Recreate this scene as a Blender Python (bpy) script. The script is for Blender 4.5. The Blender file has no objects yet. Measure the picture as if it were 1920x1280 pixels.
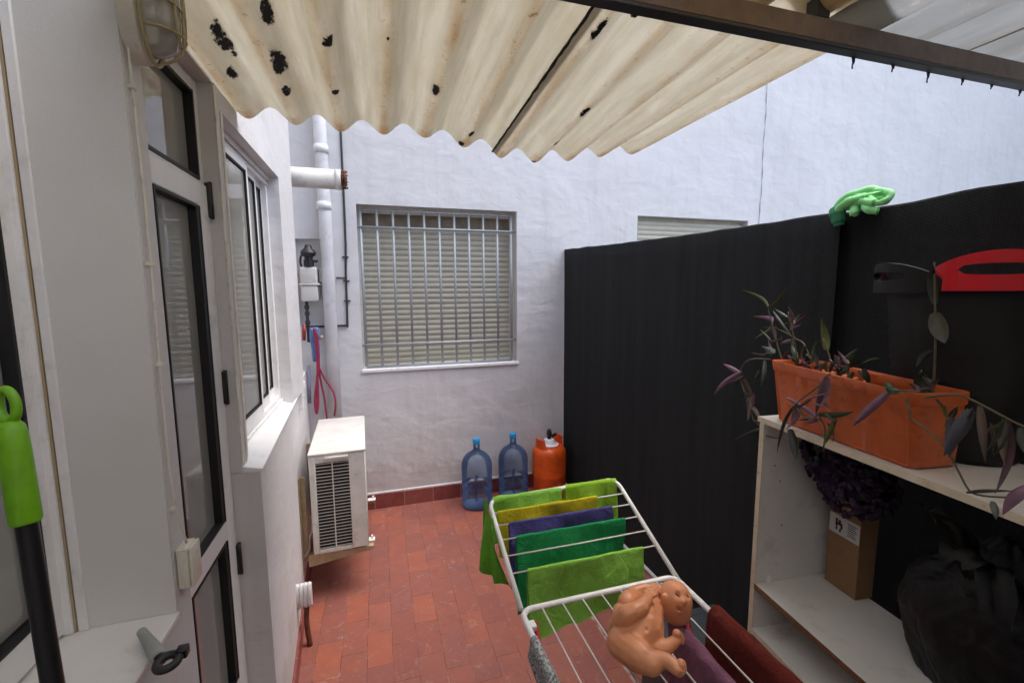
import bpy, bmesh, math, random
from mathutils import Vector, Matrix, noise
random.seed(7)
S = bpy.context.scene
COL = S.collection
V = Vector
R = math.radians

# ------------------------------------------------------------------ helpers
def link(o): COL.objects.link(o); return o
ORG = {}
def tag(o, label=None, cat=None, group=None, kind=None):
    if label: o['label'] = label
    if cat: o['category'] = cat
    if group: o['group'] = group
    if kind: o['kind'] = kind
    return o
def thing(name, loc, label, cat, group=None):
    o = link(bpy.data.objects.new(name, None)); o.location = loc; o.empty_display_size = .05
    ORG[o.name] = V(loc)
    return tag(o, label, cat, group)
def obj(name, bm, mat, parent=None, smooth=None, mats=None):
    """link a bmesh (in world coordinates) as one object; smooth = angle in degrees"""
    org = ORG[parent.name] if parent else None
    if org is None:
        xs = [v.co for v in bm.verts]
        mn = V((min(c.x for c in xs), min(c.y for c in xs), min(c.z for c in xs)))
        mx = V((max(c.x for c in xs), max(c.y for c in xs), max(c.z for c in xs)))
        org = V(((mn.x+mx.x)/2, (mn.y+mx.y)/2, mn.z))
    for v in bm.verts: v.co -= org
    me = bpy.data.meshes.new(name)
    if smooth is not None:
        bmesh.ops.recalc_face_normals(bm, faces=bm.faces)
        for f in bm.faces: f.smooth = True
        for e in bm.edges:
            if len(e.link_faces) == 2 and e.calc_face_angle(0) > R(smooth): e.smooth = False
    bm.to_mesh(me); bm.free()
    for m in (mats or [mat]): me.materials.append(m)
    o = link(bpy.data.objects.new(name, me)); ORG[o.name] = org
    if parent is None: o.location = org
    elif parent.type == 'EMPTY' or parent.parent is None or True:
        o.parent = parent
    return o
def BM(): return bmesh.new()
def box(bm, x0, x1, y0, y1, z0, z1, bev=0, seg=2, M=None):
    b = bmesh.new()
    bmesh.ops.create_cube(b, size=1)
    for v in b.verts:
        v.co = V(((x0+x1)/2+v.co.x*(x1-x0), (y0+y1)/2+v.co.y*(y1-y0), (z0+z1)/2+v.co.z*(z1-z0)))
    if bev: bmesh.ops.bevel(b, geom=list(b.edges), offset=bev, segments=seg, affect='EDGES', profile=.5)
    if M is not None: bmesh.ops.transform(b, matrix=M, verts=b.verts)
    join(bm, b)
def join(bm, b):
    m = {}
    for v in b.verts: m[v] = bm.verts.new(v.co)
    for f in b.faces:
        nf = bm.faces.new([m[v] for v in f.verts]); nf.smooth = f.smooth; nf.material_index = f.material_index
    b.free()
def tube(bm, pts, r, n=10, closed=False, caps=True, mi=0):
    pts = [V(p) for p in pts]; N = len(pts)
    rs = r if isinstance(r, (list, tuple)) else [r]*N
    prev = None; rings = []
    for i, p in enumerate(pts):
        if closed: t = pts[(i+1) % N]-pts[i-1]
        elif i == 0: t = pts[1]-pts[0]
        elif i == N-1: t = pts[-1]-pts[-2]
        else: t = (pts[i+1]-p).normalized()+(p-pts[i-1]).normalized()
        t.normalize()
        if prev is None:
            a = V((0, 0, 1)) if abs(t.z) < .9 else V((1, 0, 0))
            u = t.cross(a).normalized()
        else:
            u = (prev-t*prev.dot(t)).normalized()
        prev = u; w = t.cross(u)
        rings.append([bm.verts.new(p+(u*math.cos(2*math.pi*k/n)+w*math.sin(2*math.pi*k/n))*rs[i]) for k in range(n)])
    for i in range(N if closed else N-1):
        A, B = rings[i], rings[(i+1) % N]
        for k in range(n):
            f = bm.faces.new((A[k], A[(k+1) % n], B[(k+1) % n], B[k])); f.smooth = True; f.material_index = mi
    if caps and not closed:
        bm.faces.new(rings[0][::-1]).material_index = mi; bm.faces.new(rings[-1]).material_index = mi
def smoothpath(pts, k=5):
    pts = [V(p) for p in pts]; out = []
    for i in range(len(pts)-1):
        p0 = pts[max(i-1, 0)]; p1 = pts[i]; p2 = pts[i+1]; p3 = pts[min(i+2, len(pts)-1)]
        for j in range(k):
            t = j/k
            out.append(.5*((2*p1)+(p2-p0)*t+(2*p0-5*p1+4*p2-p3)*t*t+(3*p1-p0-3*p2+p3)*t**3))
    out.append(pts[-1]); return out
def lathe(bm, c, prof, n=32, cap=True):
    """prof: list of (radius, height)"""
    c = V(c); rings = []
    for r, h in prof:
        rings.append([bm.verts.new(c+V((r*math.cos(2*math.pi*k/n), r*math.sin(2*math.pi*k/n), h))) for k in range(n)])
    for A, B in zip(rings, rings[1:]):
        for k in range(n): bm.faces.new((A[k], A[(k+1) % n], B[(k+1) % n], B[k]))
    if cap: bm.faces.new(rings[0][::-1]); bm.faces.new(rings[-1])
def prism(bm, pts2, z0, z1):
    a = [bm.verts.new((x, y, z0)) for x, y in pts2]; b = [bm.verts.new((x, y, z1)) for x, y in pts2]
    n = len(pts2)
    bm.faces.new(a[::-1]); bm.faces.new(b)
    for i in range(n): bm.faces.new((a[i], a[(i+1) % n], b[(i+1) % n], b[i]))
def ell(bm, c, r, sub=3, rot=None):
    b = bmesh.new(); bmesh.ops.create_icosphere(b, subdivisions=sub, radius=1)
    if isinstance(r, (int, float)): r = (r, r, r)
    M = Matrix.Translation(V(c)) @ (rot.to_4x4() if rot else Matrix.Identity(4)) @ Matrix.Diagonal((*r, 1))
    bmesh.ops.transform(b, matrix=M, verts=b.verts); join(bm, b)
def copy_tree(o, dloc, parent=None):
    c = o.copy(); COL.objects.link(c); c.parent = parent
    if parent is None: c.location = o.location+V(dloc)
    for ch in o.children: copy_tree(ch, dloc, c)
    return c

# ------------------------------------------------------------------ materials
def srgb(r, g, b):
    f = lambda c: (c/255/12.92 if c/255 <= .04045 else ((c/255+.055)/1.055)**2.4)
    return (f(r), f(g), f(b), 1)
class NT:
    def __init__(s, name):
        s.m = bpy.data.materials.new(name); s.m.use_nodes = True
        s.t = s.m.node_tree; s.n = s.t.nodes; s.l = s.t.links
        s.p = s.n['Principled BSDF']; s.out = s.n['Material Output']
        s.tc = s.n.new('ShaderNodeTexCoord')
        s.vec = s.tc.outputs['Object']
    def geo(s):
        g = s.n.new('ShaderNodeNewGeometry'); s.vec = g.outputs['Position']; return s
    def new(s, t, **k):
        n = s.n.new(t)
        for a, b in k.items():
            if a in n.inputs.keys(): n.inputs[a].default_value = b
            else: setattr(n, a, b)
        return n
    def mapping(s, scale=(1, 1, 1), loc=(0, 0, 0), rot=(0, 0, 0), vec=None):
        m = s.n.new('ShaderNodeMapping'); m.inputs['Scale'].default_value = scale
        m.inputs['Location'].default_value = loc; m.inputs['Rotation'].default_value = rot
        s.l.new(vec or s.vec, m.inputs['Vector']); return m.outputs[0]
    def noise(s, scale, detail=4, rough=.5, vec=None, dist=0):
        n = s.new('ShaderNodeTexNoise'); n.inputs['Scale'].default_value = scale
        n.inputs['Detail'].default_value = detail; n.inputs['Roughness'].default_value = rough
        n.inputs['Distortion'].default_value = dist
        s.l.new(vec or s.vec, n.inputs['Vector']); return n.outputs['Fac']
    def ramp(s, src, stops, interp='LINEAR'):
        r = s.n.new('ShaderNodeValToRGB'); r.color_ramp.interpolation = interp
        e = r.color_ramp.elements
        while len(e) < len(stops): e.new(.5)
        for el, (p, c) in zip(e, stops):
            el.position = p; el.color = c if not isinstance(c, (int, float)) else (c, c, c, 1)
        s.l.new(src, r.inputs[0]); return r.outputs[0]
    def mix(s, fac, a, b, mode='MIX'):
        m = s.n.new('ShaderNodeMix'); m.data_type = 'RGBA'; m.blend_type = mode
        for i, x in ((0, fac), (6, a), (7, b)):
            if isinstance(x, (int, float)): m.inputs[i].default_value = x if i == 0 else (x, x, x, 1)
            elif isinstance(x, tuple): m.inputs[i].default_value = x
            else: s.l.new(x, m.inputs[i])
        return m.outputs[2]
    def math(s, op, a, b=0):
        m = s.n.new('ShaderNodeMath'); m.operation = op
        for i, x in ((0, a), (1, b)):
            if isinstance(x, (int, float)): m.inputs[i].default_value = x
            else: s.l.new(x, m.inputs[i])
        return m.outputs[0]
    def bump(s, h, strength=.3, dist=.01, prev=None):
        b = s.n.new('ShaderNodeBump'); b.inputs['Strength'].default_value = strength; b.inputs['Distance'].default_value = dist
        s.l.new(h, b.inputs['Height'])
        if prev is not None: s.l.new(prev, b.inputs['Normal'])
        s.l.new(b.outputs[0], s.p.inputs['Normal']); return b.outputs[0]
    def set(s, **k):
        for a, b in k.items():
            i = s.p.inputs[a.replace('_', ' ')]
            if hasattr(b, 'is_linked'): s.l.new(b, i)
            else: i.default_value = b
        return s
def simple(name, col, rough=.5, metal=0, var=.12, nscale=8, bump=0, bscale=80, spec=.5, dirt=None):
    s = NT(name)
    n = s.noise(nscale, 5, .6)
    c2 = tuple(c*(1-var) for c in col[:3])+(1,); c3 = tuple(min(1, c*(1+var*.6)) for c in col[:3])+(1,)
    c = s.ramp(n, [(.3, c2), (.7, c3)])
    if dirt:
        d = s.ramp(s.noise(nscale*2.3, 6, .7), [(.55, 0), (.72, 1)])
        c = s.mix(s.math('MULTIPLY', d, dirt[1]), c, dirt[0])
    s.set(Base_Color=c, Roughness=rough, Metallic=metal)
    s.p.inputs['Specular IOR Level'].default_value = spec
    if bump: s.bump(s.noise(bscale, 4, .6), bump, .004)
    return s.m

def plaster(name, tint, dark=.9):
    s = NT(name).geo()
    big = s.noise(1.3, 5, .55)
    c = s.ramp(big, [(.3, tuple(x*dark for x in tint[:3])+(1,)), (.7, tint)])
    spots = s.ramp(s.noise(9, 8, .75), [(.66, 0), (.76, 1)])
    c = s.mix(s.math('MULTIPLY', spots, .18), c, srgb(150, 148, 140))
    # faint dirt streaks running down
    st = s.ramp(s.noise(3.5, 6, .7, s.mapping((3, 3, .3))), [(.52, 0), (.75, 1)])
    c = s.mix(s.math('MULTIPLY', st, .22), c, srgb(168, 164, 152))
    old = s.ramp(s.noise(2.1, 7, .68, s.mapping(loc=(4, 1, 7)), dist=.8), [(.54, 0), (.60, 1)])
    c = s.mix(s.math('MULTIPLY', old, .10), c, srgb(196, 190, 178))
    chip = s.ramp(s.noise(22, 6, .7, s.mapping(loc=(1, 6, 2))), [(.70, 0), (.73, 1)])
    c = s.mix(s.math('MULTIPLY', chip, .45), c, srgb(140, 136, 128))
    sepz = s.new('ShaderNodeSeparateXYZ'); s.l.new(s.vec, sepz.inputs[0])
    grime_shade = s.math('LESS_THAN', s.math('ADD', sepz.outputs[2], s.math('MULTIPLY', s.noise(5, 6, .7), -.9)), -.13)
    c = s.mix(s.math('MULTIPLY', grime_shade, .22), c, srgb(160, 148, 136))  # grime at the wall foot, with contact shade painted in
    s.set(Base_Color=c, Roughness=.75)
    b = s.bump(s.noise(2.2, 3, .5, dist=.4), .5, .04)
    b = s.bump(s.noise(6, 4, .5, s.mapping((1, 1, 1.7)), dist=.5), .38, .014, b)
    b = s.bump(s.noise(70, 4, .6), .15, .002, b)
    return s.m

M = {}
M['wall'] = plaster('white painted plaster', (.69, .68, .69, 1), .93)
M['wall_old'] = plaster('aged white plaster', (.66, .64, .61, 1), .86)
M['reveal'] = simple('flat off-white paint', (.72, .715, .69, 1), .6, var=.05, nscale=3, bump=.15, bscale=160)
M['sill'] = simple('bright white sill paint', (.85, .86, .88, 1), .4, var=.05, nscale=10, bump=.2, bscale=60, dirt=(srgb(150, 140, 125), .35))
M['alu'] = simple('white lacquered aluminium', (.85, .85, .85, 1), .35, var=.06, nscale=5, dirt=(srgb(150, 140, 120), .3))
M['seam'] = simple('brown timber seam', (.42, .33, .21, 1), .7)
M['gasket'] = simple('black rubber gasket', (.012, .012, .014, 1), .6)
M['black'] = simple('black plastic', (.018, .018, .02, 1), .45)
M['cream_pl'] = simple('cream plastic', (.74, .71, .61, 1), .45, nscale=14, dirt=(srgb(120, 100, 70), .4))
M['metal_grey'] = simple('galvanised bar', (.36, .38, .40, 1), .5, .3, nscale=20)
M['iron_dark'] = simple('dark iron', (.05, .05, .055, 1), .5, .3)
M['beam'] = simple('brown painted steel', (.15, .11, .088, 1), .55, 0, var=.35, nscale=12, bump=.4, bscale=40, dirt=(srgb(60, 62, 70), .7))
M['beam_low'] = simple('blackened steel', (.035, .038, .045, 1), .5, .2, var=.3)
M['pvc'] = simple('white painted pvc', (.74, .74, .76, 1), .45, nscale=6, dirt=(srgb(140, 135, 125), .4))
M['flue'] = simple('cream enamel', (.66, .64, .60, 1), .35, nscale=6, dirt=(srgb(120, 110, 90), .3))
M['rust'] = simple('rusty metal', (.16, .06, .03, 1), .8, .2, var=.4, nscale=40, bump=.3)
M['ac_white'] = simple('aged ivory sheet metal', (.66, .645, .61, 1), .45, nscale=7, dirt=(srgb(120, 110, 90), .35))
M['ac_dark'] = simple('coil black', (.01, .01, .011, 1), .7)
M['bracket'] = simple('ochre painted bracket', (.46, .36, .22, 1), .5, nscale=15, dirt=(srgb(90, 60, 30), .5))
M['hose'] = simple('crimson rubber hose', (.28, .02, .06, 1), .4)
M['blue_pl'] = simple('blue plastic wrap', (.10, .20, .42, 1), .4, bump=.3, bscale=40)
M['rack'] = simple('white coated steel', (.80, .80, .80, 1), .3, nscale=10, dirt=(srgb(160, 150, 140), .4))
M['wire'] = simple('white coated wire', (.74, .73, .70, 1), .35)
M['red_leg'] = simple('red coated tube', (.42, .012, .012, 1), .35)
M['orange_gas'] = simple('orange cylinder paint', (.72, .10, .010, 1), .33, nscale=14, var=.2, dirt=(srgb(110, 50, 25), .6), bump=.08)
M['orange_pot'] = simple('orange plastic', (.58, .12, .028, 1), .42, nscale=9, var=.2, dirt=(srgb(112, 58, 36), .75), bump=.2, bscale=30)
M['clay'] = simple('clay pebble', (.55, .20, .09, 1), .8)
M['soil'] = simple('dark soil', (.04, .025, .018, 1), .95, bump=.8, bscale=60)
M['melamine'] = simple('white melamine board', (.78, .77, .74, 1), .42, var=.05, nscale=4, dirt=(srgb(150, 140, 125), .35))
M['melamine_edge'] = simple('cream edge band', (.70, .62, .47, 1), .55, nscale=18, dirt=(srgb(120, 80, 50), .4))
M['chip'] = simple('bare chipboard edge', (.22, .10, .045, 1), .85, var=.35, nscale=60, bump=.4, bscale=200)
M['tub'] = simple('matt black rubber tub', (.013, .013, .014, 1), .6, spec=.3)
M['tub_red'] = simple('red rubber tub', (.60, .010, .022, 1), .3)
M['bag'] = simple('black bin bag film', (.007, .007, .0075, 1), .55, bump=.9, bscale=16, spec=.3)
M['card'] = simple('brown cardboard', (.30, .17, .085, 1), .85, nscale=20, bump=.1)
M['paper'] = simple('white sticker', (.68, .68, .68, 1), .6, var=.04)
M['slate'] = simple('slate grey plastic', (.055, .065, .07, 1), .5)
M['yellowgreen'] = simple('yellow green wrap', (.35, .32, .04, 1), .5)
M['purple_fl'] = simple('dark purple pile', (.034, .017, .048, 1), .9)
M['grip'] = simple('lime green grip', (.16, .42, .006, 1), .45, nscale=20, var=.2, bump=.2, bscale=90)
M['pole'] = simple('black lacquered pole', (.012, .012, .014, 1), .3)
M['bristle'] = simple('green bristles', (.10, .30, .02, 1), .8)
M['grey_pl'] = simple('pale grey plastic', (.33, .34, .32, 1), .4)
M['cap_blue'] = simple('bright blue cap', (.02, .28, .62, 1), .35)
M['glove'] = simple('pale green rubber', (.26, .74, .28, 1), .62, nscale=18, var=.2)
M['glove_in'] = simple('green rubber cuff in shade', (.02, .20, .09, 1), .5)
M['brass'] = simple('dull brass', (.45, .42, .38, 1), .35, .7)
M['ground'] = simple('grey concrete', (.26, .26, .25, 1), .85, nscale=3, bump=.4)

def cloth_mat(name, col, var=.2, scale=420):
    s = NT(name).geo()
    n = s.noise(26, 4, .6)
    c = s.ramp(n, [(.3, tuple(x*(1-var) for x in col[:3])+(1,)), (.72, col)])
    fz = s.ramp(s.noise(520, 2, .8), [(.35, 0), (.65, 1)])
    c = s.mix(s.math('MULTIPLY', fz, .35), c, tuple(min(1, x*1.7+.02) for x in col[:3])+(1,))
    s.set(Base_Color=c, Roughness=.95)
    s.p.inputs['Sheen Weight'].default_value = .35; s.p.inputs['Sheen Roughness'].default_value = .6
    s.p.inputs['Sheen Tint'].default_value = tuple(min(1, x*2+.1) for x in col[:3])+(1,)
    s.p.inputs['Specular IOR Level'].default_value = .1
    b = s.bump(s.noise(scale, 3, .7), .6, .003)
    s.bump(s.noise(19, 4, .6, dist=1.0), .7, .014, b)
    return s.m
M['t_lime'] = cloth_mat('lime terry', (.27, .52, .04, 1))
M['t_lime2'] = cloth_mat('spring green terry', (.25, .56, .08, 1))
M['t_yellow'] = cloth_mat('mustard terry', (.55, .47, .018, 1))
M['t_purple'] = cloth_mat('violet terry', (.075, .065, .23, 1))
M['t_green'] = cloth_mat('emerald terry', (.016, .25, .085, 1))
M['t_maroon'] = cloth_mat('maroon fabric', (.13, .018, .012, 1), .4)
M['t_mauve'] = cloth_mat('mauve fabric', (.19, .08, .13, 1), .3)
# grey mottled cloth
s = NT('mottled grey microfibre').geo()
c = s.ramp(s.noise(150, 3, .7), [(.38, (.10, .11, .11, 1)), (.5, (.34, .36, .36, 1)), (.62, (.62, .63, .62, 1))])
s.set(Base_Color=c, Roughness=.95); s.bump(s.noise(260, 3, .7), .9, .006); M['t_grey'] = s.m

# floor tiles
s = NT('terracotta tiles').geo()
sep = s.new('ShaderNodeSeparateXYZ'); s.l.new(s.vec, sep.inputs[0])
wob = s.noise(7, 3, .5)
xx = s.math('ADD', sep.outputs[0], s.math('MULTIPLY', s.math('SUBTRACT', wob, .5), .012))
cmb = s.new('ShaderNodeCombineXYZ'); s.l.new(sep.outputs[1], cmb.inputs[0]); s.l.new(s.math('ADD', xx, 1.27-.003), cmb.inputs[1])
br = s.new('ShaderNodeTexBrick'); s.l.new(cmb.outputs[0], br.inputs['Vector'])
br.offset = .5; br.inputs['Scale'].default_value = 1; br.inputs['Brick Width'].default_value = .238; br.inputs['Row Height'].default_value = .127
br.inputs['Mortar Size'].default_value = .0022; br.inputs['Mortar Smooth'].default_value = .3; br.inputs['Bias'].default_value = 0
br.inputs['Color1'].default_value = (0, 0, 0, 1); br.inputs['Color2'].default_value = (1, 1, 1, 1); br.inputs['Mortar'].default_value = (.5, .5, .5, 1)
tilec = s.ramp(br.outputs['Color'], [(0, (.27, .092, .073, 1)), (.25, (.34, .110, .077, 1)), (.45, (.27, .102, .087, 1)), (.62, (.33, .106, .074, 1)), (.84, (.385, .120, .070, 1)), (1, (.28, .112, .098, 1))])
blot = s.ramp(s.noise(6.5, 6, .65), [(.35, 0), (.7, 1)])
tilec = s.mix(s.math('MULTIPLY', blot, .45), tilec, (.215, .088, .080, 1))
blot2 = s.ramp(s.noise(14, 5, .7, s.mapping(loc=(3, 5, 0))), [(.5, 0), (.72, 1)])
tilec = s.mix(s.math('MULTIPLY', blot2, .32), tilec, (.42, .115, .050, 1))
scuff = s.ramp(s.noise(11, 8, .8, s.mapping(loc=(8, 2, 0)), dist=1.2), [(.565, 0), (.66, 1)])
tilec = s.mix(s.math('MULTIPLY', scuff, .42), tilec, (.46, .33, .30, 1))
scu2 = s.ramp(s.noise(26, 8, .8, s.mapping((1, .5, 1), (2, 7, 0)), dist=2.2), [(.60, 0), (.66, 1)])
tilec = s.mix(s.math('MULTIPLY', scu2, .4), tilec, (.55, .42, .38, 1))
soot = s.ramp(s.noise(4, 7, .7, s.mapping(loc=(5, 5, 0))), [(.58, 0), (.72, 1)])
tilec = s.mix(s.math('MULTIPLY', soot, .35), tilec, (.10, .045, .040, 1))
# the pale mortar line along the patio and whitish joints
line = s.math('LESS_THAN', s.math('ABSOLUTE', s.math('SUBTRACT', xx, 1.117)), .009)
line = s.math('MULTIPLY', line, s.ramp(s.noise(18, 4, .7), [(.42, 0), (.55, 1)]))
jn = s.ramp(s.noise(9, 5, .7, s.mapping(loc=(1, 9, 0))), [(.42, (.15, .055, .042, 1)), (.60, (.27, .12, .095, 1)), (.70, (.46, .34, .30, 1))])
col = s.mix(br.outputs['Fac'], tilec, jn)
col = s.mix(s.math('MULTIPLY', line, .7), col, (.50, .42, .38, 1))
s.set(Base_Color=col, Roughness=s.ramp(s.noise(8, 4, .6), [(.3, .34), (.7, .6)]))
s.p.inputs['Specular IOR Level'].default_value = .35
b = s.bump(s.math('SUBTRACT', 1, br.outputs['Fac']), .5, .002)
b = s.bump(s.noise(5, 4, .6), .25, .01, b); s.bump(s.noise(70, 4, .6), .2, .002, b)
M['floor'] = s.m

# skirting tiles
s = NT('dark red skirting tiles').geo()
br = s.new('ShaderNodeTexBrick'); s.l.new(s.mapping((1, 1, 1), (.013, .004, .3)), br.inputs['Vector'])
sep = s.new('ShaderNodeSeparateXYZ'); s.l.new(s.vec, sep.inputs[0])
cmb = s.new('ShaderNodeCombineXYZ'); s.l.new(s.math('ADD', sep.outputs[0], sep.outputs[1]), cmb.inputs[0])
cmb.inputs[1].default_value = 2.5
s.l.new(cmb.outputs[0], br.inputs['Vector']); br.offset = 0
br.inputs['Scale'].default_value = 1; br.inputs['Brick Width'].default_value = .25; br.inputs['Row Height'].default_value = 5
br.inputs['Mortar Size'].default_value = .003
br.inputs['Color1'].default_value = (0, 0, 0, 1); br.inputs['Color2'].default_value = (1, 1, 1, 1)
c = s.ramp(br.outputs['Color'], [(0, (.16, .035, .035, 1)), (.5, (.22, .05, .045, 1)), (1, (.28, .075, .06, 1))])
c = s.mix(s.math('MULTIPLY', s.ramp(s.noise(18, 5, .7), [(.45, 0), (.7, 1)]), .4), c, (.35, .16, .14, 1))
c = s.mix(br.outputs['Fac'], c, (.35, .25, .22, 1))
s.set(Base_Color=c, Roughness=.4); M['skirt'] = s.m

# translucent, stained corrugated sheet
def sheetmat(name, cA, cB, patches, trans=.55, x0=-.44, stain=1.0):
    s = NT(name).geo()
    sep = s.new('ShaderNodeSeparateXYZ'); s.l.new(s.vec, sep.inputs[0])
    streak = s.noise(2.2, 6, .62, s.mapping((9, .7, .2)))
    c = s.ramp(streak, [(.25, cA), (.75, cB)])
    grey = s.ramp(s.noise(4, 7, .75, s.mapping((11, .45, .2), (3, 1, 0))), [(.42, 0), (.66, 1)])
    c = s.mix(s.math('MULTIPLY', grey, .34*min(1, stain+.2)), c, (.40, .375, .31, 1))
    pale = s.ramp(s.noise(6, 6, .7, s.mapping((3, 1.2, .2), (7, 2, 0)), dist=.6), [(.60, 0), (.74, 1)])
    c = s.mix(s.math('MULTIPLY', pale, .5), c, (.84, .84, .80, 1))
    # ochre lines down the valleys
    ph = s.math('MULTIPLY', s.math('SUBTRACT', sep.outputs[0], x0), 2*math.pi/.1627)
    val = s.math('POWER', s.math('MAXIMUM', s.math('COSINE', ph), 0), 5)
    oc = s.math('MULTIPLY', val, s.ramp(s.noise(3, 6, .7, s.mapping((4, 1.2, 1))), [(.35, 0), (.65, 1)]))
    c = s.mix(s.math('MULTIPLY', oc, .6*stain), c, (.46, .32, .17, 1))
    fine = s.ramp(s.noise(7, 7, .75, s.mapping((7, .8, .2), (4, 0, 0))), [(.38, 0), (.68, 1)])
    c = s.mix(s.math('MULTIPLY', fine, .22*stain), c, (.50, .44, .31, 1))
    hair = s.ramp(s.noise(9, 8, .85, s.mapping((22, .6, .2), (1, 3, 0))), [(.56, 0), (.66, 1)])
    c = s.mix(s.math('MULTIPLY', hair, .14*min(1, stain+.1)), c, (.34, .29, .20, 1))
    endm = s.math('MULTIPLY', s.math('GREATER_THAN', s.math('ADD', sep.outputs[1], s.math('MULTIPLY', s.noise(30, 5, .8), .16)), 1.955), s.math('POWER', val, .5))
    c = s.mix(s.math('MULTIPLY', endm, .4*stain), c, (.42, .26, .13, 1))
    gr = s.ramp(s.noise(90, 5, .8, s.mapping((1, .5, 1))), [(.60, 0), (.72, 1)])
    c = s.mix(s.math('MULTIPLY', gr, .5*stain), c, (.38, .30, .19, 1))
    sp = s.math('MULTIPLY', s.math('POWER', val, .6), s.ramp(s.noise(55, 4, .7), [(.60, 0), (.68, 1)]))
    c = s.mix(s.math('MULTIPLY', sp, .8*stain), c, (.22, .12, .06, 1))
    bl = s.ramp(s.noise(4.5, 7, .7, s.mapping((1.6, .8, 1))), [(.48, 0), (.75, 1)])
    c = s.mix(s.math('MULTIPLY', bl, .35*stain), c, (.55, .50, .38, 1))
    # moss-black patches (x, y, half width, half length)
    n = s.noise(34, 6, .8, s.mapping((1, .55, 1)))
    tot = None
    for (px, py, hx, hy) in patches:
        dx = s.math('DIVIDE', s.math('SUBTRACT', sep.outputs[0], px), hx)
        dy = s.math('DIVIDE', s.math('SUBTRACT', sep.outputs[1], py), hy)
        d = s.math('ADD', s.math('MULTIPLY', dx, dx), s.math('MULTIPLY', dy, dy))
        m = s.math('LESS_THAN', s.math('ADD', d, s.math('MULTIPLY', n, 5.2)), 3.25)
        tot = m if tot is None else s.math('MAXIMUM', tot, m)
    if tot is not None: c = s.mix(tot, c, (.018, .014, .012, 1))
    s.set(Base_Color=c, Roughness=.5)
    tr = s.new('ShaderNodeBsdfTranslucent'); s.l.new(c, tr.inputs[0])
    mx = s.new('ShaderNodeMixShader'); mx.inputs[0].default_value = trans
    s.l.new(s.p.outputs[0], mx.inputs[1]); s.l.new(tr.outputs[0], mx.inputs[2]); s.l.new(mx.outputs[0], s.out.inputs[0])
    s.bump(s.noise(60, 4, .6, s.mapping((1, .3, 1))), .35, .004)
    return s.m
PATCH = [(-.375, 1.47, .020, .085), (-.40, 1.62, .012, .05), (-.23, 1.28, .014, .055), (-.245, 1.50, .020, .085), (-.257, 1.66, .012, .035), (-.10, 1.31, .018, .03), (-.105, 1.60, .012, .02),
         (.205, 1.51, .012, .045), (.535, 1.04, .016, .05), (.70, 1.455, .014, .04), (.714, 1.74, .010, .04), (.38, 1.80, .010, .03), (.30, 1.0, .005, .02), (.05, 1.25, .004, .01), (-.12, 1.05, .01, .03), (-.42, 1.0, .012, .02), (.36, 1.93, .012, .03), (.69, 1.95, .012, .025)]
M['sheet'] = sheetmat('yellowed translucent sheet', (.62, .59, .50, 1), (.77, .76, .70, 1), PATCH, .58)
M['sheet2'] = sheetmat('pale translucent sheet', (.64, .62, .54, 1), (.77, .76, .71, 1), [(.70, 1.455, .014, .04), (.714, 1.74, .010, .04), (.54, 1.04, .014, .045), (.69, 1.95, .012, .025), (1.01, 1.96, .01, .02)], .60, stain=.8)
M['sheet3'] = sheetmat('clear grey sheet', (.36, .375, .38, 1), (.56, .58, .60, 1), [(1.44, .80, .006, .05)], .72, stain=.3)
M['sheet5'] = sheetmat('clear fill light sheet', (.80, .81, .82, 1), (.88, .89, .90, 1), [], .92, stain=.1)
M['sheet4'] = sheetmat('ochre sheet', (.62, .50, .30, 1), (.75, .66, .46, 1), [(.98, .85, .02, .02)], .78)

# glass panes: diffuse base, mirror-like at grazing angles
def glass(name, tint, ior=1.9, base=.0):
    s = NT(name)
    tr = s.new('ShaderNodeBsdfTransparent'); tr.inputs[0].default_value = tint
    gl = s.new('ShaderNodeBsdfGlossy'); gl.inputs['Roughness'].default_value = .03
    fr = s.new('ShaderNodeFresnel'); fr.inputs['IOR'].default_value = ior
    df = s.new('ShaderNodeBsdfDiffuse'); df.inputs[0].default_value = (.60, .60, .57, 1)
    m0 = s.new('ShaderNodeMixShader'); m0.inputs[0].default_value = base
    mx = s.new('ShaderNodeMixShader')
    s.l.new(tr.outputs[0], m0.inputs[1]); s.l.new(df.outputs[0], m0.inputs[2])
    s.l.new(fr.outputs[0], mx.inputs[0]); s.l.new(m0.outputs[0], mx.inputs[1]); s.l.new(gl.outputs[0], mx.inputs[2])
    s.l.new(mx.outputs[0], s.out.inputs[0]); return s.m
M['glass'] = glass('window glass', (.82, .84, .83, 1), 2.3, .50)  # pale milky reflection put into the pane's diffuse colour
M['lampglass'] = glass('frosted lamp glass', (.75, .75, .70, 1), 1.5, .55)

# blue bottle plastic
s = NT('blue polycarbonate')
tr = s.new('ShaderNodeBsdfTransparent')
lw = s.new('ShaderNodeLayerWeight'); lw.inputs[0].default_value = .35
cc = s.ramp(lw.outputs['Facing'], [(0, (.88, .93, .97, 1)), (.75, (.72, .82, .94, 1)), (1, (.30, .46, .72, 1))])
s.l.new(cc, tr.inputs[0])
s.set(Base_Color=(.22, .34, .58, 1), Roughness=.10)
mx = s.new('ShaderNodeMixShader')
fr = s.new('ShaderNodeFresnel'); fr.inputs['IOR'].default_value = 1.5
s.l.new(s.math('ADD', s.math('MULTIPLY', fr.outputs[0], .9), .11), mx.inputs[0])
s.l.new(tr.outputs[0], mx.inputs[1]); s.l.new(s.p.outputs[0], mx.inputs[2]); s.l.new(mx.outputs[0], s.out.inputs[0])
s.bump(s.noise(14, 2, .5, s.mapping((1, 1, 3))), .5, .012)
M['bottle'] = s.m

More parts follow.
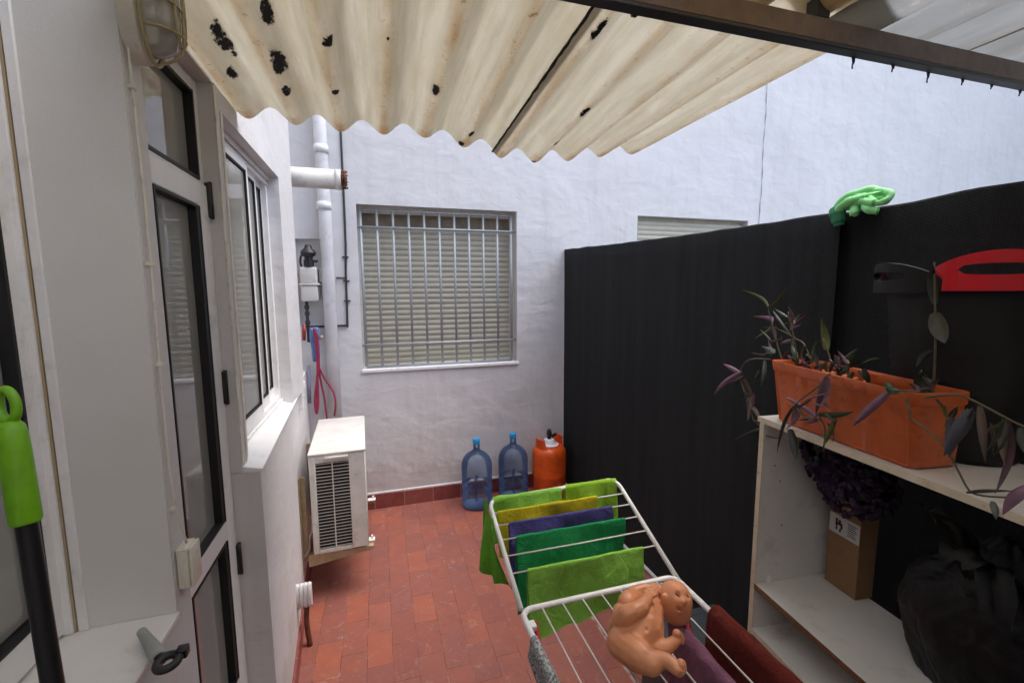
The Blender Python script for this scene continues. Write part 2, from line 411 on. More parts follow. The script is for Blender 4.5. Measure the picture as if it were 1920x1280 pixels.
# roller shutter slats
s = NT('cream roller shutter').geo()
c = s.ramp(s.noise(3, 5, .6, s.mapping((1, 1, 4))), [(.3, (.44, .41, .32, 1)), (.7, (.52, .49, .40, 1))])
c = s.mix(s.math('MULTIPLY', s.ramp(s.noise(12, 6, .7), [(.5, 0), (.75, 1)]), .35), c, (.33, .29, .21, 1))
s.set(Base_Color=c, Roughness=.5); M['shutter'] = s.m
M['shutter_top'] = simple('brown perforated slats with shade', (.21, .165, .11, 1), .6, var=.3, nscale=12)  # brown slats, the shade at the top put into their colour

# shade netting
s = NT('black shade netting').geo()
wv = s.new('ShaderNodeTexWave', bands_direction='Z'); wv.inputs['Scale'].default_value = 75; wv.inputs['Distortion'].default_value = .6
s.l.new(s.vec, wv.inputs[0])
fold = s.noise(5, 5, .6, s.mapping((1, 3, .15)))
c = s.ramp(fold, [(.3, (.012, .0135, .0145, 1)), (.72, (.023, .026, .028, 1))])
dust = s.ramp(s.noise(60, 4, .8), [(.55, 0), (.75, 1)])
c = s.mix(s.math('MULTIPLY', dust, .35), c, (.045, .047, .050, 1))
c = s.mix(s.math('MULTIPLY', s.ramp(s.noise(1.6, 5, .6), [(.4, 0), (.7, 1)]), .5), c, (.020, .022, .025, 1))
s.set(Base_Color=c, Roughness=.85)
s.p.inputs['Specular IOR Level'].default_value = .25
wy = s.new('ShaderNodeTexWave', bands_direction='Y'); wy.inputs['Scale'].default_value = 60; wy.inputs['Distortion'].default_value = .8
s.l.new(s.vec, wy.inputs[0])
b = s.bump(wv.outputs['Fac'], .8, .003); b = s.bump(wy.outputs['Fac'], .5, .002, b); s.bump(s.noise(3, 4, .6), .3, .02, b)
M['net'] = s.m

# doll vinyl
s = NT('peach doll vinyl').geo()
c = s.ramp(s.noise(14, 4, .6), [(.3, (.62, .245, .115, 1)), (.72, (.72, .33, .175, 1))])
s.set(Base_Color=c, Roughness=.40); s.p.inputs['Subsurface Weight'].default_value = .08
s.p.inputs['Subsurface Radius'].default_value = (.02, .008, .004); s.p.inputs['Subsurface Scale'].default_value = .3
s.bump(s.noise(38, 3, .5), .15, .004); M['skin'] = s.m
M['eye'] = simple('closed eyelid line', (.09, .03, .02, 1), .5)
M['lips'] = simple('doll lips', (.36, .07, .04, 1), .4)
def leafmat(name, col, back=1.3):
    s = NT(name).geo()
    c = s.ramp(s.noise(40, 4, .6), [(.3, tuple(x*.65 for x in col[:3])+(1,)), (.7, col)])
    s.set(Base_Color=c, Roughness=.5); s.p.inputs['Specular IOR Level'].default_value = .4
    return s.m
LEAF = dict(olive=(.085, .10, .022, 1), mauve=(.21, .11, .17, 1), wine=(.10, .045, .060, 1), pale=(.12, .14, .12, 1), green=(.055, .10, .045, 1),
            dark=(.035, .045, .038, 1), brown=(.085, .055, .040, 1), grey=(.085, .085, .065, 1), shade=(.022, .026, .026, 1), slate=(.055, .055, .072, 1))
LN = list(LEAF)
LM = [leafmat('tradescantia leaf '+k, LEAF[k]) for k in LN]
M['stem'] = leafmat('plant stem', (.13, .11, .06, 1))
PLANTS={'clump': {'stems': [[[[1.377, 1.222, 1.624], [1.383, 1.252, 1.675], [1.388, 1.274, 1.721], [1.394, 1.308, 1.793], [1.396, 1.314, 1.817]], 0.0028], [[[1.351, 1.093, 1.645], [1.357, 1.127, 1.696], [1.365, 1.165, 1.709], [1.374, 1.206, 1.722], [1.382, 1.245, 1.733]], 0.0028], [[[1.362, 1.15, 1.63], [1.367, 1.173, 1.708], [1.372, 1.198, 1.769], [1.374, 1.209, 1.798]], 0.0028], [[[1.333, 1.007, 1.644], [1.337, 1.026, 1.682], [1.342, 1.049, 1.722]], 0.0028]], 'leaves': [[[1.396, 1.314, 1.808], [1.404, 1.456, 1.89], 0.0162, 'olive'], [[1.396, 1.314, 1.808], [1.377, 1.222, 1.893], 0.0187, 'olive'], [[1.392, 1.294, 1.747], [1.439, 1.424, 1.783], 0.0235, 'mauve'], [[1.389, 1.281, 1.745], [1.385, 1.36, 1.694], 0.0159, 'olive'], [[1.392, 1.295, 1.75], [1.385, 1.263, 1.692], 0.021, 'wine'], [[1.37, 1.19, 1.718], [1.415, 1.31, 1.811], 0.0116, 'pale'], [[1.371, 1.191, 1.735], [1.35, 1.19, 1.828], 0.0197, 'mauve'], [[1.367, 1.173, 1.754], [1.357, 1.124, 1.791], 0.016, 'wine'], [[1.367, 1.174, 1.759], [1.386, 1.168, 1.799], 0.0126, 'pale'], [[1.375, 1.212, 1.78], [1.365, 1.263, 1.813], 0.0117, 'pale'], [[1.338, 1.033, 1.689], [1.344, 1.062, 1.792], 0.0303, 'olive'], [[1.362, 1.151, 1.636], [1.394, 1.205, 1.686], 0.0228, 'green'], [[1.359, 1.132, 1.639], [1.331, 1.099, 1.698], 0.0213, 'green'], [[1.348, 1.082, 1.641], [1.344, 1.063, 1.725], 0.0184, 'green'], [[1.322, 0.951, 1.628], [1.342, 0.949, 1.692], 0.0247, 'green'], [[1.327, 0.977, 1.659], [1.293, 0.908, 1.712], 0.012, 'green'], [[1.312, 0.905, 1.666], [1.302, 0.854, 1.693], 0.0104, 'green'], [[1.314, 0.914, 1.645], [1.329, 0.887, 1.611], 0.0163, 'green'], [[1.375, 1.214, 1.626], [1.345, 1.163, 1.669], 0.0178, 'wine'], [[1.388, 1.276, 1.641], [1.401, 1.339, 1.667], 0.0357, 'pale'], [[1.356, 1.121, 1.635], [1.374, 1.109, 1.602], 0.0223, 'wine'], [[1.342, 1.051, 1.636], [1.322, 1.055, 1.599], 0.0159, 'mauve'], [[1.324, 0.964, 1.641], [1.328, 0.983, 1.591], 0.0179, 'dark'], [[1.311, 0.898, 1.653], [1.33, 0.894, 1.599], 0.0189, 'dark'], [[1.317, 0.929, 1.637], [1.297, 0.931, 1.604], 0.0174, 'green'], [[1.362, 1.15, 1.63], [1.369, 1.183, 1.648], 0.0227, 'dark'], [[1.351, 1.093, 1.645], [1.381, 1.144, 1.665], 0.0164, 'dark'], [[1.298, 0.833, 1.628], [1.268, 0.787, 1.613], 0.0224, 'green'], [[1.352, 1.114, 1.63], [1.356, 1.132, 1.663], 0.0106, 'mauve'], [[1.376, 1.119, 1.592], [1.389, 1.183, 1.592], 0.0133, 'brown'], [[1.379, 1.165, 1.615], [1.365, 1.096, 1.643], 0.0178, 'brown'], [[1.39, 1.16, 1.613], [1.376, 1.093, 1.651], 0.0182, 'wine'], [[1.304, 1.0, 1.63], [1.305, 1.003, 1.665], 0.013, 'green'], [[1.299, 0.957, 1.628], [1.294, 0.929, 1.649], 0.0112, 'dark'], [[1.345, 0.987, 1.636], [1.349, 1.004, 1.678], 0.0127, 'dark'], [[1.351, 1.106, 1.604], [1.363, 1.166, 1.607], 0.0188, 'olive'], [[1.333, 1.05, 1.632], [1.325, 1.006, 1.642], 0.013, 'dark'], [[1.315, 1.042, 1.64], [1.319, 1.057, 1.684], 0.0148, 'dark'], [[1.391, 1.176, 1.619], [1.403, 1.237, 1.65], 0.0162, 'dark'], [[1.306, 0.943, 1.653], [1.315, 0.988, 1.651], 0.0094, 'wine'], [[1.296, 0.932, 1.664], [1.304, 0.973, 1.701], 0.0147, 'mauve'], [[1.351, 0.986, 1.629], [1.362, 1.041, 1.634], 0.0164, 'wine'], [[1.357, 1.085, 1.601], [1.362, 1.108, 1.626], 0.0102, 'dark'], [[1.355, 1.001, 1.615], [1.354, 0.994, 1.658], 0.011, 'dark'], [[1.365, 1.161, 1.595], [1.361, 1.144, 1.658], 0.0159, 'olive'], [[1.343, 1.101, 1.597], [1.355, 1.161, 1.607], 0.0167, 'mauve'], [[1.376, 1.141, 1.62], [1.379, 1.157, 1.665], 0.0122, 'mauve'], [[1.322, 0.961, 1.63], [1.323, 0.964, 1.66], 0.011, 'dark'], [[1.325, 0.985, 1.64], [1.331, 1.019, 1.664], 0.0163, 'wine'], [[1.353, 0.967, 1.642], [1.344, 0.921, 1.667], 0.0154, 'dark'], [[1.359, 1.087, 1.621], [1.348, 1.032, 1.644], 0.0181, 'dark'], [[1.312, 0.996, 1.625], [1.308, 0.976, 1.676], 0.0134, 'dark'], [[1.295, 0.958, 1.649], [1.299, 0.978, 1.686], 0.0156, 'wine'], [[1.308, 0.993, 1.653], [1.301, 0.958, 1.671], 0.0169, 'dark'], [[1.388, 1.192, 1.685], [1.39, 1.203, 1.733], 0.0105, 'mauve'], [[1.373, 1.284, 1.649], [1.393, 1.383, 1.642], 0.0094, 'brown'], [[1.395, 1.261, 1.728], [1.415, 1.358, 1.735], 0.0095, 'olive'], [[1.352, 1.158, 1.682], [1.354, 1.168, 1.73], 0.0081, 'green'], [[1.37, 1.27, 1.691], [1.383, 1.334, 1.73], 0.0088, 'green'], [[1.382, 1.234, 1.754], [1.369, 1.168, 1.789], 0.0088, 'olive'], [[1.417, 1.298, 1.639], [1.424, 1.332, 1.693], 0.0141, 'mauve'], [[1.374, 1.273, 1.684], [1.361, 1.208, 1.712], 0.0112, 'brown'], [[1.386, 1.241, 1.686], [1.371, 1.171, 1.707], 0.014, 'mauve'], [[1.343, 1.166, 1.744], [1.334, 1.121, 1.764], 0.0088, 'mauve'], [[1.382, 1.258, 1.646], [1.394, 1.32, 1.641], 0.0125, 'green'], [[1.394, 1.243, 1.676], [1.395, 1.249, 1.714], 0.0099, 'brown'], [[1.243, 0.696, 1.639], [1.24, 0.681, 1.672], 0.0139, 'wine'], [[1.3, 0.754, 1.639], [1.3, 0.755, 1.681], 0.0163, 'green'], [[1.257, 0.731, 1.628], [1.25, 0.698, 1.648], 0.0115, 'brown'], [[1.241, 0.698, 1.653], [1.245, 0.72, 1.669], 0.017, 'dark'], [[1.258, 0.734, 1.629], [1.263, 0.758, 1.644], 0.0161, 'wine']]}, 'left': {'stems': [[[[1.326, 1.225, 1.63], [1.343, 1.306, 1.62], [1.355, 1.364, 1.598], [1.361, 1.393, 1.553], [1.357, 1.374, 1.497], [1.346, 1.319, 1.438], [1.341, 1.295, 1.386], [1.322, 1.202, 1.375]], 0.0028]], 'leaves': [[[1.359, 1.386, 1.557], [1.371, 1.541, 1.437], 0.0236, 'mauve'], [[1.361, 1.396, 1.549], [1.359, 1.484, 1.575], 0.0238, 'mauve'], [[1.358, 1.379, 1.529], [1.323, 1.307, 1.394], 0.038, 'brown'], [[1.331, 1.249, 1.623], [1.31, 1.245, 1.533], 0.0192, 'pale'], [[1.337, 1.279, 1.581], [1.321, 1.297, 1.531], 0.0147, 'green'], [[1.346, 1.32, 1.444], [1.307, 1.229, 1.408], 0.0216, 'brown'], [[1.325, 1.219, 1.372], [1.341, 1.398, 1.289], 0.018, 'dark'], [[1.335, 1.266, 1.389], [1.317, 1.28, 1.393], 0.0185, 'dark'], [[1.329, 1.236, 1.36], [1.287, 1.129, 1.386], 0.0146, 'olive'], [[1.357, 1.389, 1.539], [1.371, 1.455, 1.503], 0.0096, 'wine'], [[1.334, 1.296, 1.489], [1.338, 1.314, 1.404], 0.0119, 'mauve'], [[1.36, 1.372, 1.546], [1.374, 1.439, 1.49], 0.0134, 'dark'], [[1.344, 1.335, 1.491], [1.35, 1.362, 1.431], 0.0149, 'dark'], [[1.37, 1.386, 1.485], [1.352, 1.297, 1.485], 0.0154, 'dark'], [[1.332, 1.349, 1.548], [1.352, 1.451, 1.498], 0.0123, 'brown']]}, 'front': {'stems': [[[[1.201, 0.91, 1.643], [1.204, 0.923, 1.633], [1.21, 0.952, 1.596], [1.219, 1.0, 1.554], [1.226, 1.034, 1.517], [1.229, 1.045, 1.452]], 0.0028], [[[1.207, 0.938, 1.51], [1.202, 0.915, 1.483], [1.202, 0.914, 1.415]], 0.0028], [[[1.151, 0.665, 1.649], [1.16, 0.71, 1.642], [1.168, 0.746, 1.634]], 0.0028]], 'leaves': [[[1.205, 0.929, 1.632], [1.185, 0.932, 1.524], 0.0246, 'wine'], [[1.204, 0.923, 1.631], [1.182, 0.917, 1.552], 0.0188, 'mauve'], [[1.226, 1.034, 1.517], [1.214, 1.075, 1.364], 0.0145, 'dark'], [[1.226, 1.032, 1.525], [1.207, 1.041, 1.45], 0.0289, 'mauve'], [[1.229, 1.048, 1.44], [1.198, 0.993, 1.363], 0.0326, 'dark'], [[1.234, 1.071, 1.534], [1.181, 0.913, 1.517], 0.0181, 'mauve'], [[1.207, 0.939, 1.513], [1.16, 0.809, 1.573], 0.026, 'green'], [[1.166, 0.738, 1.632], [1.161, 0.812, 1.534], 0.0264, 'mauve'], [[1.161, 0.712, 1.638], [1.145, 0.734, 1.648], 0.0226, 'green'], [[1.195, 0.881, 1.523], [1.179, 0.9, 1.437], 0.0184, 'olive'], [[1.207, 0.938, 1.506], [1.199, 0.999, 1.489], 0.0125, 'dark'], [[1.195, 0.927, 1.506], [1.206, 0.981, 1.48], 0.0095, 'mauve'], [[1.19, 0.907, 1.589], [1.207, 0.991, 1.547], 0.0073, 'mauve'], [[1.181, 0.924, 1.528], [1.191, 0.973, 1.486], 0.011, 'mauve'], [[1.215, 1.017, 1.515], [1.204, 0.963, 1.494], 0.0109, 'olive'], [[1.205, 0.912, 1.5], [1.201, 0.889, 1.457], 0.0105, 'wine'], [[1.224, 0.981, 1.551], [1.237, 1.047, 1.511], 0.0097, 'brown'], [[1.172, 0.894, 1.537], [1.164, 0.853, 1.529], 0.0109, 'dark'], [[1.184, 0.947, 1.555], [1.173, 0.892, 1.554], 0.0078, 'mauve'], [[1.216, 0.952, 1.569], [1.207, 0.907, 1.546], 0.0114, 'dark']]}, 'tall': {'stems': [[[[1.295, 0.722, 1.617], [1.297, 0.728, 1.72], [1.299, 0.738, 1.821], [1.302, 0.752, 1.942]], 0.0028]], 'leaves': [[[1.299, 0.738, 1.821], [1.27, 0.696, 1.755], 0.0467, 'grey'], [[1.299, 0.74, 1.841], [1.279, 0.741, 1.945], 0.0268, 'shade'], [[1.297, 0.729, 1.724], [1.282, 0.755, 1.685], 0.022, 'dark'], [[1.296, 0.724, 1.617], [1.277, 0.733, 1.687], 0.0353, 'dark'], [[1.299, 0.738, 1.66], [1.28, 0.747, 1.668], 0.0124, 'pale']]}, 'right': {'stems': [[[[1.137, 0.647, 1.643], [1.13, 0.611, 1.656], [1.123, 0.577, 1.662], [1.114, 0.533, 1.65], [1.106, 0.493, 1.636], [1.098, 0.456, 1.627]], 0.0028], [[[1.146, 0.688, 1.631], [1.144, 0.679, 1.605], [1.142, 0.671, 1.586], [1.135, 0.638, 1.573], [1.128, 0.601, 1.55], [1.122, 0.572, 1.512], [1.117, 0.547, 1.478], [1.112, 0.523, 1.478], [1.104, 0.483, 1.494]], 0.0028]], 'leaves': [[[1.119, 0.56, 1.639], [1.093, 0.581, 1.543], 0.0344, 'slate'], [[1.117, 0.546, 1.651], [1.079, 0.51, 1.558], 0.0182, 'brown'], [[1.107, 0.499, 1.632], [1.073, 0.48, 1.564], 0.0191, 'brown'], [[1.104, 0.482, 1.628], [1.067, 0.455, 1.595], 0.0181, 'dark'], [[1.108, 0.503, 1.638], [1.086, 0.495, 1.505], 0.0177, 'wine'], [[1.099, 0.46, 1.528], [1.083, 0.48, 1.471], 0.0256, 'mauve'], [[1.126, 0.59, 1.612], [1.102, 0.577, 1.541], 0.0313, 'slate'], [[1.118, 0.552, 1.471], [1.08, 0.466, 1.521], 0.0096, 'dark'], [[1.108, 0.505, 1.476], [1.084, 0.488, 1.454], 0.0165, 'pale'], [[1.148, 0.595, 1.633], [1.152, 0.616, 1.588], 0.0063, 'dark'], [[1.148, 0.635, 1.64], [1.144, 0.615, 1.614], 0.0068, 'dark'], [[1.104, 0.55, 1.646], [1.109, 0.573, 1.602], 0.0096, 'dark'], [[1.144, 0.595, 1.631], [1.149, 0.617, 1.586], 0.0083, 'dark'], [[1.137, 0.612, 1.633], [1.134, 0.597, 1.603], 0.0101, 'olive'], [[1.137, 0.582, 1.63], [1.133, 0.561, 1.6], 0.0079, 'green'], [[1.086, 0.491, 1.641], [1.09, 0.513, 1.608], 0.0065, 'olive'], [[1.115, 0.526, 1.622], [1.114, 0.517, 1.562], 0.0072, 'brown'], [[1.084, 0.486, 1.629], [1.088, 0.506, 1.571], 0.0074, 'dark'], [[1.086, 0.496, 1.645], [1.089, 0.508, 1.578], 0.0074, 'dark'], [[1.099, 0.509, 1.624], [1.105, 0.537, 1.588], 0.0088, 'brown'], [[1.085, 0.507, 1.622], [1.087, 0.517, 1.572], 0.0098, 'dark']]}}
DOLL={'chains': {'torso': [[0.7393, 1.047, 0.96, 0.036], [0.6979, 1.0004, 0.963, 0.045], [0.6584, 0.9578, 0.969, 0.054], [0.6289, 0.9523, 0.96, 0.052], [0.5955, 0.9471, 0.955, 0.045]], 'neck': [[0.753, 1.0375, 0.967, 0.028], [0.783, 1.0315, 0.971, 0.03]], 'back': [[0.6671, 1.0439, 0.95, 0.036], [0.6119, 1.0002, 0.947, 0.036]], 'near_thigh': [[0.5826, 0.9405, 0.955, 0.043], [0.5968, 0.8966, 0.957, 0.041], [0.6147, 0.8624, 0.957, 0.03]], 'near_shin': [[0.6147, 0.8624, 0.957, 0.029], [0.6364, 0.8568, 0.967, 0.021], [0.6502, 0.8439, 0.969, 0.019]], 'near_foot': [[0.6502, 0.8439, 0.969, 0.018], [0.6574, 0.8302, 0.967, 0.018], [0.6605, 0.8209, 0.965, 0.0155]], 'far_leg': [[0.6499, 0.9319, 0.945, 0.036], [0.6663, 0.9112, 0.945, 0.026], [0.6817, 0.8988, 0.95, 0.02], [0.7021, 0.8978, 0.957, 0.017]], 'far_foot': [[0.7021, 0.8978, 0.957, 0.017], [0.7143, 0.8982, 0.965, 0.0135], [0.7236, 0.9046, 0.969, 0.012]], 'arm1': [[0.6227, 1.0173, 0.98, 0.024], [0.5899, 0.9627, 1.005, 0.024], [0.5997, 0.9523, 1.025, 0.025], [0.6177, 0.9476, 1.033, 0.022]], 'fore1': [[0.6177, 0.9476, 1.033, 0.022], [0.6451, 0.9548, 1.033, 0.02], [0.6764, 0.9763, 1.031, 0.0155], [0.6949, 0.9944, 1.029, 0.0135]], 'arm2': [[0.7091, 1.0436, 0.985, 0.024], [0.662, 1.0326, 1.0, 0.026], [0.6386, 1.0157, 1.005, 0.026], [0.6788, 1.0441, 1.007, 0.017], [0.7107, 1.0472, 1.009, 0.0145], [0.7318, 1.041, 1.011, 0.0125]]}, 'fingers': [[[0.6941, 0.9933, 1.033, 0.0058], [0.7085, 1.0005, 1.037, 0.0052], [0.7247, 1.005, 1.035, 0.0044]], [[0.6943, 0.9889, 1.033, 0.0058], [0.7076, 0.9921, 1.037, 0.0052], [0.7225, 0.9947, 1.035, 0.0044]], [[0.6934, 0.9828, 1.033, 0.0058], [0.703, 0.9806, 1.037, 0.0052], [0.7149, 0.9862, 1.035, 0.0044]], [[0.6938, 0.9977, 1.033, 0.0058], [0.7018, 1.0026, 1.037, 0.0052], [0.7164, 1.0121, 1.035, 0.0044]], [[0.684, 0.9879, 1.033, 0.0058], [0.685, 0.9969, 1.037, 0.0052], [0.6955, 1.0052, 1.035, 0.0044]], [[0.731, 1.0374, 1.013, 0.0055], [0.7491, 1.044, 1.011, 0.005], [0.7642, 1.0457, 1.005, 0.0044]], [[0.7311, 1.0351, 1.013, 0.0055], [0.7466, 1.0355, 1.011, 0.005], [0.7604, 1.0353, 1.005, 0.0044]], [[0.7271, 1.0317, 1.013, 0.0055], [0.7387, 1.0288, 1.011, 0.005], [0.7496, 1.0273, 1.005, 0.0044]], [[0.7293, 1.0425, 1.013, 0.0055], [0.7461, 1.0496, 1.011, 0.005], [0.7626, 1.0533, 1.005, 0.0044]], [[0.7216, 1.0335, 1.013, 0.0055], [0.7238, 1.0266, 1.011, 0.005], [0.7339, 1.029, 1.005, 0.0044]]], 'toes': [[0.6718, 0.8212, 0.975, 0.01], [0.6736, 0.8169, 0.969, 0.0078], [0.6706, 0.8142, 0.965, 0.0072], [0.6664, 0.8134, 0.961, 0.0066], [0.6618, 0.8146, 0.957, 0.006], [0.7211, 0.9019, 0.979, 0.0095], [0.7289, 0.9016, 0.973, 0.0072], [0.7329, 0.8999, 0.967, 0.0066], [0.7334, 0.8978, 0.962, 0.0062], [0.7318, 0.8963, 0.957, 0.0056]], 'head': [0.7961, 1.0124, 0.977], 'cheek': [0.7584, 0.9539, 0.987], 'chin': [0.7612, 0.9464, 0.98], 'nose': [0.7762, 0.9503, 1.023], 'mouthu': [0.7585, 0.9388, 1.019], 'mouth': [0.7544, 0.9395, 1.015], 'mouthl': [0.7495, 0.9311, 1.015], 'eye1': [0.7841, 0.9861, 1.017], 'eye2': [0.8241, 0.9913, 1.0], 'ear': [0.7425, 0.9901, 0.985], 'navel': [0.6264, 0.9001, 1.015], 'brow': [0.8047, 1.0055, 1.013]}
CAMM = Matrix([[0.95747, 0.038536, -0.285947, 0.0], [-0.288478, 0.108752, -0.95129, 0.0], [-0.005562, 0.993322, 0.115243, 1.88], [0, 0, 0, 1]])
EXPO = 1.82
# ------------------------------------------------------------------ setting
bm = BM(); n = 1
vs = [bm.verts.new(p) for p in ((-.95, -1.2, 0), (1.72, -1.2, 0), (1.72, 3.95, 0), (-.95, 3.95, 0))]; bm.faces.new(vs)
tag(obj('floor', bm, M['floor']), kind='structure')
bm = BM(); vs = [bm.verts.new(p) for p in ((-30, -30, -.02), (40, -30, -.02), (40, 40, -.02), (-30, 40, -.02))]; bm.faces.new(vs)
tag(obj('ground', bm, M['ground']), kind='structure')

# back building
def wall_holes(bm, y, xs, zs, holes, depth, x_thick=.3):
    """wall in plane y facing -y with rectangular holes (x0,x1,z0,z1,depth) that have reveals"""
    for i in range(len(xs)-1):
        for j in range(len(zs)-1):
            cx = (xs[i]+xs[i+1])/2; cz = (zs[j]+zs[j+1])/2
            if any(h[0] < cx < h[1] and h[2] < cz < h[3] for h in holes): continue
            v = [bm.verts.new(p) for p in ((xs[i], y, zs[j]), (xs[i+1], y, zs[j]), (xs[i+1], y, zs[j+1]), (xs[i], y, zs[j+1]))]
            bm.faces.new(v)
    for x0, x1, z0, z1, d in holes:
        for a, b in (((x0, z0), (x0, z1)), ((x0, z1), (x1, z1)), ((x1, z1), (x1, z0)), ((x1, z0), (x0, z0))):
            bm.faces.new([bm.verts.new(p) for p in ((a[0], y, a[1]), (a[0], y+d, a[1]), (b[0], y+d, b[1]), (b[0], y, b[1]))])
        if d < .1:
            bm.faces.new([bm.verts.new(p) for p in ((x0, y+d, z0), (x1, y+d, z0), (x1, y+d, z1), (x0, y+d, z1))])
    bmesh.ops.remove_doubles(bm, verts=bm.verts, dist=1e-5)
BY = 3.856
back = thing('building', (1.5, BY, 0), 'white plastered building closing the far end of the patio, with two shuttered windows', 'building')
bm = BM()
H1 = (-.14, 1.21, 1.222, 2.572, .2); H2 = (2.435, 3.76, 1.22, 2.588, .2); bmN = BM(); box(bmN, 10.0, 10.3, -1.35, BY-.004, -.02, 9.0)  # unseen wall added on the right to hold back low sky light
tag(obj('sky_blocker_wall', bmN, M['wall_old']), 'tall unseen wall added beyond the fence to block low sky light', 'wall')
H3 = (-.605, -.386, 1.605, 2.287, .045)
wall_holes(bm, BY, [-1.2, H3[0], H3[1], H1[0], H1[1], 1.675, H2[0], H2[1], 3.905, 10], [-.02, H1[2], H3[2], H3[3], 2.5715, 2.588, 3.16, 9.0], [H1[:2]+(H1[2], 2.5715, .2), (H2[0], H2[1], H1[2], 2.588, .2), (H3[0], H3[1], H3[2], H3[3], .045)], 0)
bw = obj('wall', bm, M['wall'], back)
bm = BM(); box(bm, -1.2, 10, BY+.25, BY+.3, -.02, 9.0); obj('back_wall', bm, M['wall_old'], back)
# thin step where the neighbour's plaster meets, plus its crack line
bm = BM()
pts = [(3.905+.005*math.sin(z*9)+.003*math.sin(z*31), BY-.005, z) for z in [2.3+i*.05 for i in range(60)]]
tube(bm, pts, [.0035+.002*math.sin(i*1.7) for i in range(60)], 5); obj('crack', bm, simple('grey crack', (.46, .47, .50, 1), .9), back)
def shutter(parent, x0, x1, z0, z1, y, perforated=True):
    w = thing_part = None
    bm = BM(); z = z0; pitch = .0465
    prof = []
    while z < z1:
        for k in range(6):
            t = k/5; prof.append((z+pitch*t*.94, y-.010*math.sin(math.pi*t)**.6))
        z += pitch
    A = [bm.verts.new((x0, yy, zz)) for zz, yy in prof]; B = [bm.verts.new((x1, yy, zz)) for zz, yy in prof]
    for i in range(len(prof)-1): bm.faces.new((A[i], B[i], B[i+1], A[i+1]))
    return obj('shutter', bm, M['shutter'], parent, smooth=40)
def window(parent, h, grille=True):
    x0, x1, z0, z1, _ = h
    bm = BM()
    box(bm, x0, x0+.035, BY+.12, BY+.17, z0, z1); box(bm, x1-.035, x1, BY+.12, BY+.17, z0, z1); box(bm, x0+.035, x1-.035, BY+.12, BY+.17, z1-.05, z1); box(bm, x0+.035, x1-.035, BY+.12, BY+.17, z0, z0+.025)
    w = obj('window', bm, M['cream_pl'], parent)
    if not grille:
        shutter(w, x0+.036, x1-.036, z0+.026, z1-.05, BY+.06); return w
    shutter(w, x0+.036, x1-.036, z0+.026, z1-.16, BY+.15)
    bm = BM(); box(bm, x0+.036, x1-.036, BY+.130, BY+.155, z1-.160, z1-.051)
    for k in range(52):
        xx = x0+.06+k*(x1-x0-.12)/51
        box(bm, xx-.004, xx+.004, BY+.1285, BY+.131, z1-.15, z1-.143)
    o = obj('shutter_housing', bm, M['shutter_top'], w)
    return w
w1 = window(back, H1)
w2 = window(back, (H2[0], H2[1], H1[2], 2.588, 0), False)
w1['label'] = 'near shuttered window behind a grey bar grille'; w2['label'] = 'shuttered window mostly hidden by the dark fence'
bm = BM(); box(bm, H1[0]-.012, H1[1]+.012, BY-.016, BY+.12, H1[2]-.022, H1[2]+.004, .004); obj('sill', bm, M['sill'], w1)
# bar grille
bm = BM(); gy = BY+.045; gx0, gx1 = -.112, 1.168; gz0, gz1 = 1.24, 2.535
for k in range(11):
    x = gx0+(gx1-gx0)*k/10; tube(bm, [(x, gy, gz0), (x, gy, gz1)], .0105 if 0 < k < 10 else .012, 8)
for z in (gz0, gz1): tube(bm, [(gx0, gy, z), (gx1, gy, z)], .011, 8)
for z in (1.425, 2.398): tube(bm, [(H1[0]-.005, gy-.010, z), (H1[1]+.005, gy-.010, z)], .0095, 8)
obj('grille', bm, M['metal_grey'], w1)
# skirting with white paint line
bm = BM(); box(bm, -.56, 1.70, BY-.014, BY+.002, 0, .132, .003, 1); obj('skirting', bm, M['skirt'], back)
bm = BM(); box(bm, -.56, 1.70, BY-.010, BY+.001, .1325, .146, .002, 1); obj('paint_line', bm, M['sill'], back)

# house on the left and behind the camera
XW = -.475; TOP = 9.0  # unseen upper storeys raised, like the back building, to cut low sky
house = thing('house', (-.8, 1.4, 0), 'white house along the left side with glazed door and sliding window', 'building')
bm = BM()
box(bm, -1.0, XW, -1.2, 1.143, -.02, 1.125)
box(bm, -1.0, XW, -1.2, 1.143, 2.78, TOP)
box(bm, -1.0, XW, 1.143, 1.215, -.02, TOP)
box(bm, -1.0, XW, 1.215, 1.69, 2.533, TOP)
box(bm, -1.0, XW, 1.69, 1.76, 1.256, TOP)
box(bm, -1.0, XW, 1.76, 2.655, 2.472, TOP)
box(bm, -1.0, XW, 2.655, 3.05, 1.256, TOP)
box(bm, -1.0, -.9, 3.05, BY-.003, 1.256, TOP)
box(bm, -1.0, 2.6, -1.35, -1.2, -.02, 4.2)  # unseen rear wall, its height set to let light in from behind
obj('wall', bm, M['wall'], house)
splay = lambda y: -.42-.071*(y-1.70)
bm = BM()
NP = 12; f = [(splay(1.692+(BY-.003-1.692)*i/NP), 1.692+(BY-.003-1.692)*i/NP) for i in range(NP+1)]
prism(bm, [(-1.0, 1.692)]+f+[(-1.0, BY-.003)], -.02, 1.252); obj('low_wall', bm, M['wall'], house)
bm = BM()
prism(bm, [(splay(1.70)-.001, 1.70), (splay(1.70)+.012, 1.70), (splay(3.84)+.012, 3.84), (splay(3.84)-.001, 3.84)], 0, .10); obj('skirting', bm, M['skirt'], house)
# ledge (old sill) of the near window
bm = BM(); box(bm, -.70, XW+.004, -1.2, 1.142, 1.1255, 1.140, .003); obj('ledge', bm, M['melamine'], house)
